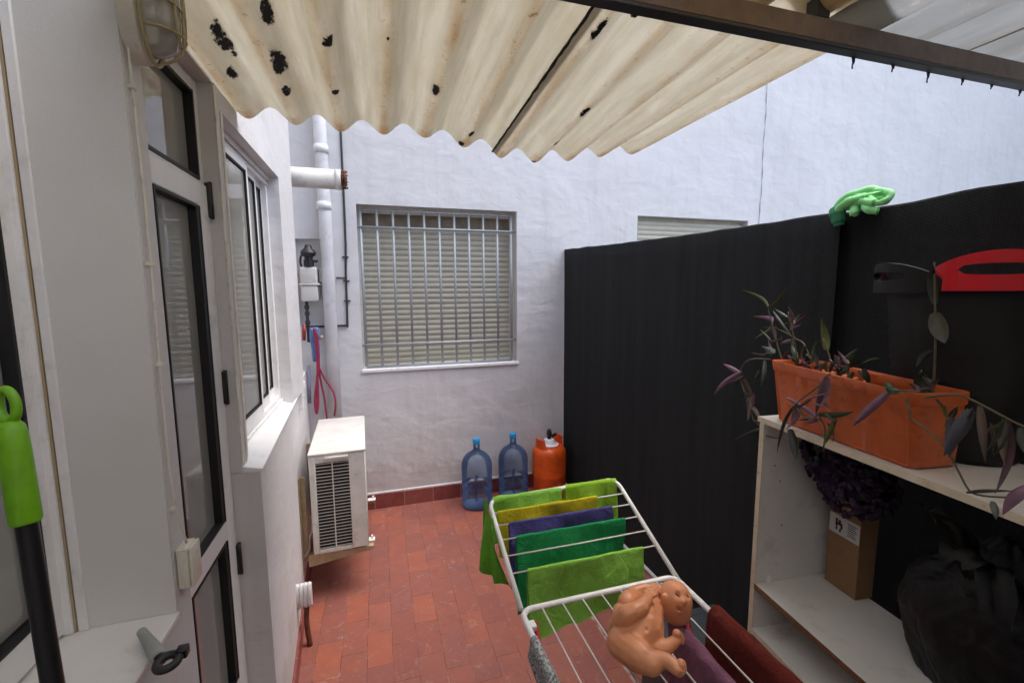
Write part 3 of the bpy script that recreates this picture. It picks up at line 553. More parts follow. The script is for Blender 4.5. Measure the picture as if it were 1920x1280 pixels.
# sill of the sliding window
bm = BM()
a = [(-.53, 1.697, 1.283), (splay(1.70)+.006, 1.697, 1.258), (splay(3.06)+.028, 3.07, 1.262), (-.53, 3.07, 1.283)]
lo = [bm.verts.new((x, y, 1.2525)) for x, y, z in a]; hi = [bm.verts.new(p) for p in a]
bm.faces.new(lo[::-1]); bm.faces.new(hi)
for i in range(4): bm.faces.new((lo[i], lo[(i+1) % 4], hi[(i+1) % 4], hi[i]))
# clip what would pass through the pier beyond the window
for v in bm.verts:
    if v.co.x < -.5 and v.co.y > 2.7: v.co.y = 2.654
obj('window_sill', bm, M['sill'], house)
# cream corner beads of the pier
bm = BM(); box(bm, XW-.001, XW+.005, 1.688, 1.700, 1.285, 2.535, .002, 1); box(bm, XW-.001, XW+.004, 1.742, 1.762, 1.285, 2.47, .002, 1); obj('corner_bead', bm, M['cream_pl'], house)
# room behind the panes
bm = BM()
def inv(b, x0, x1, y0, y1, z0, z1):
    t = bmesh.new(); bmesh.ops.create_cube(t, size=1)
    for v in t.verts: v.co = V(((x0+x1)/2+v.co.x*(x1-x0), (y0+y1)/2+v.co.y*(y1-y0), (z0+z1)/2+v.co.z*(z1-z0)))
    fs = [f for f in t.faces if f.normal.x > .9]; bmesh.ops.delete(t, geom=fs, context='FACES')
    join(b, t)
inv(bm, -3.4, -1.001, -1.2, 3.0, 0, 2.75)
obj('room', bm, simple('room paint', (.45, .43, .38, 1), .8), house)

def frame(bm, x0, x1, y0, y1, z0, z1, w, wt=None, wb=None, bev=.002):
    wt = wt or w; wb = wb or w
    box(bm, x0, x1, y0, y0+w, z0, z1, bev, 1); box(bm, x0, x1, y1-w, y1, z0, z1, bev, 1)
    box(bm, x0+.0015, x1-.0015, y0+w, y1-w, z0, z0+wb, bev, 1); box(bm, x0+.0015, x1-.0015, y0+w, y1-w, z1-wt, z1, bev, 1)
def pane(parent, x, y0, y1, z0, z1):
    bm = BM(); box(bm, x-.003, x+.003, y0+.0025, y1-.0025, z0+.0025, z1-.0025); return obj('pane', bm, M['glass'], parent)
def gasket(bm, x0, x1, y0, y1, z0, z1, w=.008):
    frame(bm, x0, x1, y0, y1, z0, z1, w, bev=0)
# door
bm = BM(); XD = -.515
frame(bm, XD-.06, XD-.004, 1.216, 1.689, .12, 2.532, .035, .04, .06)
box(bm, XD-.058, XD-.006, 1.251, 1.654, 2.20, 2.225)   # bar under the transom
door = obj('door', bm, M['alu'], house)
bm = BM(); frame(bm, XD-.045, XD+.006, 1.222, 1.688, .15, 2.215, .085, .075, .14, .004)
box(bm, XD-.043, XD+.0045, 1.307, 1.603, 1.06, 1.128, .003, 1); box(bm, XD-.043, XD+.0045, 1.307, 1.603, .5, .56, .003, 1); box(bm, XD-.03, XD-.006, 1.307, 1.603, .29, .5)
obj('door_leaf', bm, M['alu'], door)
bm = BM()
gasket(bm, XD-.025, XD+.0075, 1.3075, 1.6025, 1.1285, 2.1395, .007); gasket(bm, XD-.025, XD+.0075, 1.3075, 1.6025, .5605, 1.0595, .007); gasket(bm, XD-.035, XD-.002, 1.252, 1.6535, 2.226, 2.491, .010)
box(bm, XD-.024, XD+.0055, 1.5755, 1.5950, 1.136, 2.132); box(bm, XD-.024, XD+.0055, 1.5755, 1.5950, .568, 1.052); obj('gasket', bm, M['gasket'], door)  # wide far-side strips stand in for the shadow gap at the glass
for z0, z1 in ((1.135, 2.133), (.567, 1.053)): pane(door, XD-.02, 1.315, 1.575, z0, z1)
pane(door, XD-.03, 1.262, 1.643, 2.236, 2.481)
for z in (2.17, 1.56, .945):
    bm = BM(); box(bm, XD+.0005, XD+.016, 1.672, 1.6865, z-.055, z+.055, .003, 1); tube(bm, [(XD+.014, 1.683, z-.058), (XD+.014, 1.683, z+.058)], .006, 8); obj('hinge', bm, M['black'], door)
# sliding window
win = None
bm = BM(); XF = -.53
frame(bm, XF-.05, XF-.002, 1.7615, 2.654, 1.284, 2.471, .026, .035, .03)
box(bm, XF-.001, XF+.010, 1.765, 2.65, 1.284, 1.296, .002, 1)
box(bm, XF-.001, XF+.010, 1.765, 2.65, 2.452, 2.47, .002, 1)
box(bm, XF-.001, XF+.004, 1.765, 2.65, 2.425, 2.432, .001, 1)
win = obj('window', bm, M['alu'], house)
for (y0, y1, dx) in ((1.79, 2.262, .006), (2.215, 2.475, -.012), (2.44, 2.648, -.026)):
    bm = BM(); frame(bm, XF-.022+dx, XF-.002+dx, y0, y1, 1.312, 2.44, .032, .04, .055); sash = obj('sash', bm, M['alu'], win)
    bm = BM(); gasket(bm, XF-.02+dx, XF-.0005+dx, y0+.0325, y1-.0325, 1.3675, 2.3995, .008); obj('gasket', bm, M['gasket'], win)
    pane(win, XF-.012+dx, y0+.042, y1-.042, 1.378, 2.39)
# near window (left edge of the view)
bm = BM(); XN = -.69
frame(bm, XN-.06, XN, -1.0, 1.1425, 1.141, 2.779, .045, .05, .075)
win2 = obj('window', bm, M['alu'], house)
bm = BM(); frame(bm, XN-.05, XN+.014, .15, 1.125, 1.15, 2.76, .028, .04, .07); obj('sash', bm, M['alu'], win2)
bm = BM(); gasket(bm, XN-.03, XN+.0155, .1785, 1.0965, 1.2205, 2.7195, .008); obj('gasket', bm, M['gasket'], win2)
bm = BM(); box(bm, XN+.0262, XN+.0305, 1.1300, 1.137, 1.141, 2.778); obj('seam', bm, M['seam'], win2)
bm = BM(); box(bm, XN+.007, XN+.026, 1.124, 1.1375, 1.141, 2.778, .002, 1); box(bm, XN+.032, XN+.050, 1.130, 1.1368, 1.141, 2.778, .002, 1); obj('trim', bm, M['alu'], win2)
bm = BM(); box(bm, XN+.0005, XN+.06, 1.1415, 1.1425, 1.141, 2.778); 
pane(win2, XN-.01, .187, 1.088, 1.229, 2.71)
bm.free()
bm = BM(); box(bm, -1.0, XW-.001, 1.137, 1.1428, 1.141, 2.779); rv = obj('reveal', bm, M['reveal'], house)

# cable and junction box on the pier
bm = BM(); pts = [(XW+.006, 1.156+.004*math.sin(z*7), z) for z in [2.75-i*.08 for i in range(17)]]+[(XW+.010, 1.158, 1.37), (XW+.016, 1.164, 1.325), (XW+.018, 1.17, 1.29)]
tube(bm, smoothpath(pts, 3), .0028, 8); 
for z in (2.3, 1.94, 1.72, 1.385): box(bm, XW, XW+.012, 1.148, 1.163, z-.004, z+.004, .001, 1)
tag(obj('electric_cable', bm, M['cream_pl']), 'cream electric cable clipped down the pier edge below the caged lamp', 'cable')
jb = thing('junction_box', (XW, 1.175, 1.18), 'cream plastic junction box at the bottom of the pier cable', 'junction box')
bm = BM(); box(bm, XW+.0005, XW+.026, 1.150, 1.205, 1.185, 1.285, .005); obj('body', bm, M['cream_pl'], jb, 40)
bm = BM(); box(bm, XW+.0265, XW+.034, 1.152, 1.203, 1.187, 1.283, .003); obj('lid', bm, M['cream_pl'], jb, 40)
# caged bulkhead lamp
lx, ly, lz = XW, 1.185, 2.475
lamp = thing('wall_lamp', (lx, ly, lz), 'oval bulkhead lamp with yellowed wire cage on the pier', 'lamp')
def oval(bm, x, ry, rz, n=36): return [bm.verts.new((x, ly+ry*math.cos(2*math.pi*k/n), lz+rz*(1 if True else 0)*math.copysign(abs(math.sin(2*math.pi*k/n))**.8, math.sin(2*math.pi*k/n)))) for k in range(n)]
def stack(bm, rings):
    for A, B in zip(rings, rings[1:]):
        for k in range(len(A)): bm.faces.new((A[k], A[(k+1) % len(A)], B[(k+1) % len(A)], B[k]))
    bm.faces.new(rings[0][::-1]); bm.faces.new(rings[-1])
bm = BM(); stack(bm, [oval(bm, lx+.0005, .058, .118), oval(bm, lx+.03, .056, .115), oval(bm, lx+.036, .050, .108)]); obj('base', bm, M['cream_pl'], lamp, 40)
bm = BM(); stack(bm, [oval(bm, lx+.0365, .046, .100), oval(bm, lx+.06, .044, .096), oval(bm, lx+.078, .036, .082), oval(bm, lx+.087, .022, .055), oval(bm, lx+.090, .006, .02)]); obj('glass', bm, M['lampglass'], lamp, 60)
bm = BM()
def arc_oval(x, ry, rz, n=40): return [(x, ly+ry*math.cos(2*math.pi*k/n), lz+rz*math.copysign(abs(math.sin(2*math.pi*k/n))**.8, math.sin(2*math.pi*k/n))) for k in range(n)]
tube(bm, arc_oval(lx+.040, .055, .114), .0042, 8, closed=True); tube(bm, arc_oval(lx+.092, .026, .075), .0032, 8, closed=True)
for zz in (-.055, 0, .055):
    k = math.sqrt(max(0, 1-(zz/.118)**2))
    tube(bm, smoothpath([(lx+.04, ly-.055*k, lz+zz), (lx+.075, ly-.047*k, lz+zz), (lx+.094, ly-.02*k, lz+zz), (lx+.094, ly+.02*k, lz+zz), (lx+.075, ly+.047*k, lz+zz), (lx+.04, ly+.055*k, lz+zz)], 4), .0032, 8)
tube(bm, smoothpath([(lx+.04, ly, lz-.115), (lx+.075, ly, lz-.10), (lx+.094, ly, lz-.07), (lx+.096, ly, lz+.07), (lx+.075, ly, lz+.10), (lx+.04, ly, lz+.115)], 4), .0032, 8)
obj('cage', bm, simple('yellowed wire', (.42, .35, .20, 1), .5, nscale=20), lamp)

# ------------------------------------------------------------------ fence
fence = thing('fence', (1.72, 2.0, 0), 'tall fence covered with black shade netting along the right side', 'fence')
def topz(y): 
    pts = [(-1.2, 2.12), (.7, 2.165), (1.26, 2.157), (1.97, 2.170), (2.9, 2.20), (3.60, 2.232), (3.86, 2.242)]
    for (a, b), (c, d) in zip(pts, pts[1:]):
        if y <= c: return b+(d-b)*(y-a)/(c-a)
    return pts[-1][1]
def netting(y0, y1, x, ny, nz, amp):
    bm = BM(); g = []
    for i in range(ny+1):
        y = y0+(y1-y0)*i/ny; row = []
        for j in range(nz+1):
            t = j/nz; z = .015+t*(topz(y)-.015)
            dx = amp*(noise.noise(V((y*2.2, z*.5, 3)))+.15*noise.noise(V((y*7, z*1.5, 7))))
            dz = .006*noise.noise(V((y*6, 0, 1))) if j == nz else 0
            row.append(bm.verts.new((x+dx, y, z+dz)))
        g.append(row)
    top2 = []
    for i in range(ny): 
        for j in range(nz): bm.faces.new((g[i][j], g[i+1][j], g[i+1][j+1], g[i][j+1]))
    # folded over the top rail
    prev = [r[-1] for r in g]
    for k, (ox, oz) in enumerate(((.006, .008), (.018, .010), (.028, .004), (.032, -.05))):
        cur = [bm.verts.new(v.co+V((ox, 0, oz))) for v in [r[-1] for r in g]]
        for i in range(ny): bm.faces.new((prev[i], prev[i+1], cur[i+1], cur[i]))
        prev = cur
    return bm
obj('netting', netting(1.275, 3.854, 1.672, 70, 24, .010), M['net'], fence, 60)
obj('netting', netting(-1.2, 1.42, 1.712, 60, 24, .014), M['net'], fence, 60)
bm = BM(); tube(bm, [(1.712, 3.83, topz(3.83)-.02), (1.712, 1.28, topz(1.28)-.02)], .015, 8); tube(bm, [(1.748, 1.25, topz(1.25)-.02), (1.748, -1.2, topz(-1.2)-.02)], .015, 8); obj('rail', bm, M['iron_dark'], fence)
for y, x in ((3.82, 1.725), (2.6, 1.725), (1.262, 1.765), (0, 1.775)):
    bm = BM(); box(bm, x-.02, x+.02, y-.012, y+.012, 0, topz(y)+.0, .003, 1); obj('post', bm, M['black'], fence)
bm = BM(); tube(bm, [(1.645, 3.80, .05), (1.642, 3.2, .03), (1.655, 2.4, .022), (1.66, 1.3, .022)], .011, 8); tag(obj('edge_pipe', bm, M['pvc']), 'thin white pipe lying on the floor along the foot of the netting', 'pipe')

# ------------------------------------------------------------------ roof
roof = thing('patio_roof', (.5, 1.0, 2.5), 'stained corrugated plastic roof over the near half of the patio on a brown steel beam', 'roof')
def sag(x): 
    pts = [(-.6, .015), (-.44, .0), (-.12, -.018), (.2, -.012), (.37, -.035), (.55, -.062), (.69, -.070), (.85, -.050), (1.01, -.022), (1.18, .005), (4, .02)]
    for (a, b), (c, d) in zip(pts, pts[1:]):
        if x <= c: return b+(d-b)*max(0, (x-a))/(c-a)
    return .02
def sheet(x0, x1, y0, y1, zb, slope, mat, par, dz=0, amp=.0255, jag=.010, sg=1, name='roof_sheet'):
    bm = BM(); nx = int((x1-x0)/.1627*14); ny = 26; g = []
    for i in range(nx+1):
        x = x0+(x1-x0)*i/nx; row = []
        w = -math.cos((x+.44)*2*math.pi/.1627)
        for j in range(ny+1):
            t = j/ny; y = y0+(y1-y0)*t
            if j == ny: y += jag*noise.noise(V((x*11, 2, dz*50)))
            k = max(0, (y-.9)/1.05)
            z = zb+w*amp+dz+sg*sag(x)*k+slope*(y-.9)+.003*noise.noise(V((x*5, y*3, 0)))
            row.append(bm.verts.new((x, y, z)))
        g.append(row)
    for i in range(nx):
        for j in range(ny): bm.faces.new((g[i][j], g[i+1][j], g[i+1][j+1], g[i][j+1]))
    r = bmesh.ops.extrude_face_region(bm, geom=list(bm.faces))
    for v in r['geom']:
        if isinstance(v, bmesh.types.BMVert): v.co.z += .0022
    return obj(name, bm, mat, par, 50)
ZB = 2.547
sheet(-.474, .52, .80, 1.95, ZB, 0, M['sheet'], roof)
sheet(.50, 1.215, .80, 1.95, ZB-.001, 0, M['sheet2'], roof, dz=-.006)
# row over the camera, lying on the beam
sheet(-.474, .55, -1.19, .90, ZB+.012, 0, M['sheet5'], roof, sg=0)  # unseen sheet made extra clear to pass fill light to the foreground
sheet(.53, 1.13, -1.19, .90, ZB+.008, 0, M['sheet4'], roof, dz=.004, sg=0)
sheet(1.11, 1.62, -1.19, .945, ZB-.022, 0, M['sheet3'], roof, dz=.002, sg=0)
sheet(1.60, 3.1, -1.19, .945, ZB-.020, 0, M['sheet3'], roof, dz=.006, sg=0)
# mossy overlap line
bm = BM(); pts = []
for i in range(60):
    y = .83+i*1.12/59; k = max(0, (y-.9)/1.05)
    pts.append((.502+.003*noise.noise(V((y*30, 0, 0))), y, ZB-.006+sag(.502)*k-math.cos((.502+.44)*2*math.pi/.1627)*.023-.002))
tube(bm, pts, [.0035+.003*abs(noise.noise(V((p[1]*14, 5, 0)))) for p in pts], 6); obj('moss_line', bm, simple('dark moss', (.035, .03, .012, 1), .95, var=.5, nscale=60, bump=.6), roof)
# beam
bm = BM(); box(bm, XW, 3.2, .842, .862, 2.4480, 2.4975, .002, 1); bme = obj('beam', bm, M['beam'], roof)
bm = BM(); box(bm, XW, 3.2, .840, .868, 2.4385, 2.4475, .002, 1); obj('beam_flange', bm, M['beam_low'], roof)
random.seed(3)
bm = BM()
for x in [.53, .69, .855, 1.02, 1.12]:   # roof hooks / putty lumps at the beam's far side
    for q in range(5):
        ell(bm, (x+random.uniform(-.012, .012), .874+random.uniform(0, .012), 2.470+random.uniform(-.02, .03)), random.uniform(.006, .013), 1)
obj('putty', bm, M['beam_low'], roof)
for x in (1.137, 1.273, 1.403, 1.538, 1.659, 1.785):
    bm = BM(); L = random.choice((.010, .030, .026, .020, .014, .024)); tube(bm, [(x, .866, 2.441), (x+.001, .866, 2.438-L*.4), (x-.001, .867, 2.438-L*.7), (x, .867, 2.438-L)], [.0045, .0030, .0016, .0020], 6); obj('hook', bm, M['iron_dark'], roof)
# timber dark corner at overlap above the beam
bm = BM(); box(bm, .985, 1.03, .845, .875, 2.499, 2.545, .004, 1); obj('packer', bm, M['iron_dark'], roof)

# ------------------------------------------------------------------ pipes, meter and hoses in the corner
fl = thing('flue_pipe', (-.9, 3.2, 2.60), 'cream horizontal flue pipe sticking out of the house wall above the meter', 'flue')
bm = BM(); tube(bm, [(-.899, 3.2, 2.602), (-.20, 3.2, 2.602)], .062, 28); obj('pipe', bm, M['flue'], fl)
bm = BM(); tube(bm, [(-.235, 3.2, 2.602), (-.1995, 3.2, 2.602)], .0645, 28); obj('collar', bm, M['flue'], fl)
bm = BM(); tube(bm, [(-.199, 3.2, 2.602), (-.165, 3.2, 2.602)], .038, 18)
for x in (-.190, -.176): tube(bm, [(x-.002, 3.2, 2.602), (x+.002, 3.2, 2.602)], .060, 24)
for k in range(8):
    a = k*math.pi/4; tube(bm, [(-.198, 3.2+.054*math.cos(a), 2.602+.054*math.sin(a)), (-.160, 3.2+.054*math.cos(a), 2.602+.054*math.sin(a))], .004, 6)
obj('end_cap', bm, M['rust'], fl)
dp = thing('downpipe', (-.37, 3.80, 0), 'white rain downpipe in the far left corner behind the flue', 'pipe')
bm = BM(); tube(bm, [(-.385, 3.790, 3.9), (-.372, 3.792, 3.0), (-.368, 3.794, 2.5), (-.366, 3.795, 0)], .048, 24); obj('pipe', bm, M['pvc'], dp)
for z in (2.95, 2.53, 2.76):
    bm = BM(); tube(bm, [(-.372, 3.793, z-.03), (-.372, 3.793, z+.03)], .054, 24); obj('collar', bm, M['pvc'], dp)
bm = BM()
tube(bm, smoothpath([(-.228, BY-.009, 3.7), (-.229, BY-.009, 2.4), (-.240, BY-.009, 2.0), (-.246, BY-.010, 1.62), (-.252, BY-.010, 1.603), (-.30, BY-.010, 1.600), (-.42, BY-.012, 1.598), (-.56, BY-.012, 1.60)], 4), .0085, 8)
for z in (2.15, 1.96, 1.80): box(bm, -.262, -.214, BY-.018, BY, z-.005, z+.005)
tag(obj('gas_line', bm, M['iron_dark']), 'thin black pipe running down beside the barred window and turning left', 'pipe')
bm = BM(); tube(bm, [(-.315, BY-.008, 1.985), (-.245, BY-.008, 1.985)], .006, 6); tag(obj('wall_pin', bm, M['rust']), 'short rusty pin between the white downpipe and black pipe', 'pin')
mt = thing('gas_meter', (-.50, 3.75, 1.8), 'beige gas meter with black regulator on top in the wall niche', 'meter')
bm = BM(); box(bm, -.565, -.445, 3.745, BY+.03, 1.80, 1.925, .012, 3); box(bm, -.565, -.445, 3.745, BY+.03, 1.940, 2.065, .012, 3); box(bm, -.575, -.430, 3.738, BY+.03, 1.9245, 1.9405, .003, 1); obj('body', bm, M['ac_white'], mt, 40)
bm = BM(); lathe(bm, (-.50, 3.775, 2.066), [(.036, 0), (.038, .05), (.030, .055), (.030, .075), (.048, .085), (.058, .105), (.050, .125), (.030, .14), (.022, .165), (.014, .168)], 20)
tube(bm, smoothpath([(-.552, 3.775, 2.066), (-.560, 3.775, 2.10), (-.552, 3.775, 2.15), (-.53, 3.775, 2.16)], 3), .008, 8); tube(bm, [(-.47, 3.775, 2.11), (-.435, 3.775, 2.11)], .01, 8); obj('regulator', bm, M['black'], mt, 40)
bm = BM(); tube(bm, [(-.535, 3.79, 1.80), (-.535, 3.79, 1.48)], .012, 10)
for z in (1.74, 1.69, 1.62): lathe(bm, (-.535, 3.79, z), [(.018, 0), (.018, .03)], 8)
obj('inlet_pipe', bm, M['iron_dark'], mt, 40)
bm = BM(); box(bm, -.437, -.415, BY-.03, BY+.04, 1.95, 2.06, .004, 1); obj('side_plate', bm, M['pvc'], mt)
bm = BM(); 
for k in range(3): tube(bm, smoothpath([(-.50+.018*k, 3.74, 1.60), (-.505+.018*k, 3.735, 1.52), (-.495+.014*k, 3.74, 1.42), (-.50+.016*k, 3.745, 1.33)], 3), [.012]+[.017]*7+[.013, .009], 8)
tag(obj('wrapped_pipe', bm, M['blue_pl']), 'bundle of blue wrapped tubes hanging under the gas meter', 'tube bundle')
bm = BM(); tube(bm, [(-.558, 3.76, 1.62), (-.565, 3.755, 1.50)], .014, 8); tag(obj('red_connector', bm, simple('red plastic', (.3, .02, .02, 1), .4)), 'small red connector beside the black meter inlet pipe', 'connector')
bm = BM(); tube(bm, [(-.545, 3.77, 1.30), (-.55, 3.75, 1.0)], .013, 10); tag(obj('lavender_pipe', bm, simple('lavender grey pipe', (.28, .29, .42, 1), .5)), 'lavender grey pipe stub below the blue tube bundle', 'pipe')
hs = thing('water_hose', (-.47, 3.7, 1.0), 'looped crimson rubber hose hanging between the meter and the air conditioner', 'hose')
bm = BM()
tube(bm, smoothpath([(-.480, 3.70, 1.60), (-.470, 3.70, 1.45), (-.472, 3.70, 1.25), (-.500, 3.69, 1.05), (-.495, 3.68, .93), (-.480, 3.69, 1.02), (-.478, 3.70, 1.22)], 5), .010, 10)
tube(bm, smoothpath([(-.462, 3.705, 1.56), (-.460, 3.705, 1.40), (-.458, 3.705, 1.22), (-.435, 3.70, 1.05), (-.425, 3.69, .92), (-.42, 3.68, .85)], 5), .0075, 10)
tube(bm, smoothpath([(-.458, 3.705, 1.28), (-.42, 3.70, 1.19), (-.365, 3.69, 1.09), (-.352, 3.68, .99), (-.366, 3.68, .90)], 5), .0075, 10)
obj('hose', bm, M['hose'], hs)
bm = BM(); lathe(bm, (-.435, 3.74, 1.50), [(.012, 0), (.018, .006), (.018, .026), (.012, .032)], 10); tube(bm, [(-.435, 3.74, 1.515), (-.435, BY, 1.515)], .008, 8); obj('valve', bm, M['brass'], hs)
bm = BM(); box(bm, -.545, -.475, 3.055, 3.12, 1.2535, 1.30, .006); box(bm, -.53, -.488, 3.06, 3.115, 1.12, 1.2525, .006); tag(obj('trunking_box', bm, M['pvc']), 'small white trunking box at the far end of the window sill', 'trunking')

# ------------------------------------------------------------------ air conditioner
ac = thing('air_conditioner', (-.3, 3.1, .29), 'ivory outdoor air conditioning unit on ochre wall brackets', 'air conditioner')
x0, x1, y0, y1, z0, z1 = -.428, -.112, 2.75, 3.50, .305, .915
bm = BM()
Mrot = Matrix.Translation((x1, y0, 0)) @ Matrix.Rotation(R(2.0), 4, 'Z') @ Matrix.Translation((-x1, -y0, 0))
lx0, lx1 = x0+.035, x1-.095     # louvre opening on the near end
lz0, lz1 = z0+.02, z1-.045
box(bm, x0, lx0, y0, y0+.02, z0, z1, .004, 1, Mrot); box(bm, lx1, x1, y0, y0+.02, z0, z1, .004, 1, Mrot)
box(bm, lx0, lx1, y0+.001, y0+.02, z0, lz0, 0, 1, Mrot); box(bm, lx0, lx1, y0+.001, y0+.02, lz1, z1, 0, 1, Mrot)
box(bm, x0+.002, x1, y0+.0205, y1, z0, z1, .010, 3, Mrot)
obj('casing', bm, M['ac_white'], ac, 40)
bm = BM(); box(bm, lx0, lx1, y0+.0175, y0+.020, lz0, lz1, 0, 1, Mrot); obj('coil', bm, M['ac_dark'], ac)
bm = BM(); nl = 27
for k in range(nl):
    z = lz0+(lz1-lz0)*(k+.5)/nl
    b = bmesh.new(); box(b, lx0, lx1, -.0008, .0008, -.0052, .0052)
    bmesh.ops.transform(b, matrix=Mrot @ Matrix.Translation((0, y0+.008, z)) @ Matrix.Rotation(R(50), 4, 'X'), verts=b.verts); join(bm, b)
box(bm, (lx0+lx1)/2-.003, (lx0+lx1)/2+.003, y0-.001, y0+.006, lz0, lz1, 0, 1, Mrot)
obj('louvre', bm, M['ac_white'], ac)
bm = BM(); box(bm, x0-.004, x1+.004, y0-.004, y1+.004, z1+.0005, z1+.016, .006, 3, Mrot); obj('top_cover', bm, simple('ivory lid', (.72, .70, .67, 1), .4, nscale=8), ac, 40)
bm = BM(); box(bm, x0+.09, lx1-.0, y0-.012, y0, z1-.026, z1-.010, .004, 2, Mrot); obj('handle', bm, M['ac_white'], ac, 40)
for yy in (y0+.06, y1-.12):
    bm = BM(); box(bm, x1-.02, x1+.035, yy, yy+.04, z0-.012, z0-.001, .003, 1); box(bm, x1+.012, x1+.024, yy+.012, yy+.026, z0-.001, z0+.022, .002, 1); obj('foot', bm, M['sill'], ac)
bm = BM()
for k in range(3): tube(bm, smoothpath([(x0+.002-.004*k, y0+.03+.012*k, z0+.16), (x0-.02, y0+.02, z0+.10), (x0-.03, y0+.02+.01*k, z0+.02), (x0-.06, y0+.02, z0-.02)], 4), .007, 8)
obj('pipe', bm, M['brass'], ac)
def bracket(y, label):
    t = thing('wall_bracket', (-.49, y, .25), label, 'bracket', 'ochre air conditioner brackets')
    xw = splay(y)+.002
    bm = BM(); box(bm, xw, xw+.006, y-.018, y+.018, .235, .775, .002, 1); box(bm, xw+.0065, xw+.032, y+.012, y+.018, .235, .775, .002, 1); obj('upright', bm, M['bracket'], t)
    bm = BM(); a = xw+.033; b = -.085
    for yy in (y-.018, y+.012):
        A = [bm.verts.new(p) for p in ((a, yy, .215), (b, yy, .268), (b, yy, .290), (a, yy, .290))]; B = [bm.verts.new(v.co+V((0, .006, 0))) for v in A]
        bm.faces.new(A); bm.faces.new(B[::-1])
        for i in range(4): bm.faces.new((A[i], B[i], B[(i+1) % 4], A[(i+1) % 4]))
    box(bm, a, b, y-.0115, y+.0115, .282, .289)
    obj('arm', bm, M['bracket'], t)
bracket(2.785, 'ochre steel bracket under the near end of the air conditioner'); bracket(3.42, 'ochre steel bracket hidden under the far end of the air conditioner')
# ribbed drain fitting on the wall
df = thing('drain_fitting', (-.45, 2.4, 0), 'white ribbed drain fitting with a rusty pipe into the floor, under the near bracket', 'drain fitting')
bm = BM(); xw = splay(2.4)
for k in range(4):
    x = xw+.012+.020*k; tube(bm, [(x-.007, 2.4, .215), (x-.009, 2.39, .245), (x-.007, 2.388, .30), (x-.006, 2.39, .345), (x-.004, 2.4, .355)], [.008, .011, .0115, .011, .008], 10)
box(bm, xw, xw+.075, 2.392, 2.412, .22, .35, .006)
obj('body', bm, M['pvc'], df)
bm = BM(); tube(bm, smoothpath([(xw+.045, 2.402, .22), (xw+.04, 2.402, .12), (xw+.052, 2.39, .0)], 4), .013, 10); obj('pipe', bm, M['rust'], df)
# ------------------------------------------------------------------ bottles and gas cylinder
def bottle(loc, label):
    t = thing('water_bottle', loc, label, 'water bottle', 'large blue water bottles by the back wall')
    bm = BM(); p = [(.118, .003), (.130, .012), (.133, .03), (.130, .05), (.133, .065), (.133, .11), (.128, .12), (.128, .13), (.133, .14), (.133, .19), (.128, .20), (.128, .21), (.134, .22), (.134, .36), (.130, .395), (.115, .432), (.090, .462), (.060, .482), (.038, .495), (.028, .51), (.027, .56)]
    lathe(bm, loc, p, 40); obj('body', bm, M['bottle'], t, 50)
    bm = BM(); lathe(bm, V(loc)+V((0, 0, .556)), [(.030, 0), (.031, .012), (.031, .040), (.026, .046)], 24); obj('cap', bm, M['cap_blue'], t, 40)
    bm = BM(); tube(bm, smoothpath([V(loc)+V((-.03, -.127, .10)), V(loc)+V((-.03, -.105, .13)), V(loc)+V((-.03, -.10, .22)), V(loc)+V((-.03, -.105, .28)), V(loc)+V((-.03, -.127, .31))], 3), .014, 8); obj('handle', bm, M['bottle'], t)
    return t
bottle((.772, 3.66, .001), 'nearer blue transparent water bottle, left of the two')
bottle((1.118, 3.705, .001), 'blue transparent water bottle between the other bottle and the orange cylinder')
gc = thing('gas_cylinder', (1.452, 3.665, 0), 'orange butane gas cylinder standing in the corner by the netting', 'gas cylinder')
g = V((1.452, 3.665, 0))
bm = BM(); lathe(bm, g, [(.120, .003), (.145, .003), (.147, .03), (.140, .034), (.152, .045), (.155, .07), (.155, .195), (.1565, .20), (.1565, .21), (.155, .215), (.155, .40), (.150, .43), (.132, .457), (.10, .473), (.05, .480), (.03, .481)], 44); obj('body', bm, M['orange_gas'], gc, 40)
for a0, a1 in ((150, 245), (-30, 65)):
    bm = BM(); A = []
    for k in range(13):
        a = R(a0+(a1-a0)*k/12); tt = min(k, 12-k)/12
        h = .455+ (.085 if 2 <= k <= 10 else .045*tt*12/2)
        c_, s_ = math.cos(a), math.sin(a)
        A.append((g+V((.128*c_, .128*s_, .438)), g+V((.122*c_, .122*s_, h)), g+V((.117*c_, .117*s_, h)), g+V((.123*c_, .123*s_, .438))))
    rows = [[bm.verts.new(p) for p in r] for r in A]
    for i in range(12):
        for j in range(4): bm.faces.new((rows[i][j], rows[i+1][j], rows[i+1][(j+1) % 4], rows[i][(j+1) % 4]))
    bm.faces.new(rows[0]); bm.faces.new(rows[-1][::-1])
    tube(bm, [rows_ for rows_ in [g+V((.120*math.cos(R(a0+(a1-a0)*k/12)), .120*math.sin(R(a0+(a1-a0)*k/12)), .540)) for k in range(2, 11)]], .009, 8)
    obj('carry_handle', bm, M['orange_gas'], gc, 40)
bm = BM(); lathe(bm, g+V((0, 0, .474)), [(.085, 0), (.088, .006), (.06, .014), (.045, .05), (.03, .055)], 24); obj('valve_guard', bm, M['sill'], gc, 40)
bm = BM(); lathe(bm, g+V((0, 0, .52)), [(.018, 0), (.018, .04), (.024, .045), (.024, .07), (.014, .095), (.008, .1)], 14); tube(bm, [g+V((.03, 0, .55)), g+V((.07, .02, .56))], .014, 8); obj('valve', bm, M['black'], gc, 40)
bm = BM()
for k in range(18):
    a = R(-92+10*math.cos(k*2*math.pi/18)); zz = .345+.028*math.sin(k*2*math.pi/18)
    ell(bm, g+V((.1552*math.cos(a+.35), .1552*math.sin(a+.35), zz)), .0035, 1)
obj('emblem_ring', bm, M['rust'], gc)

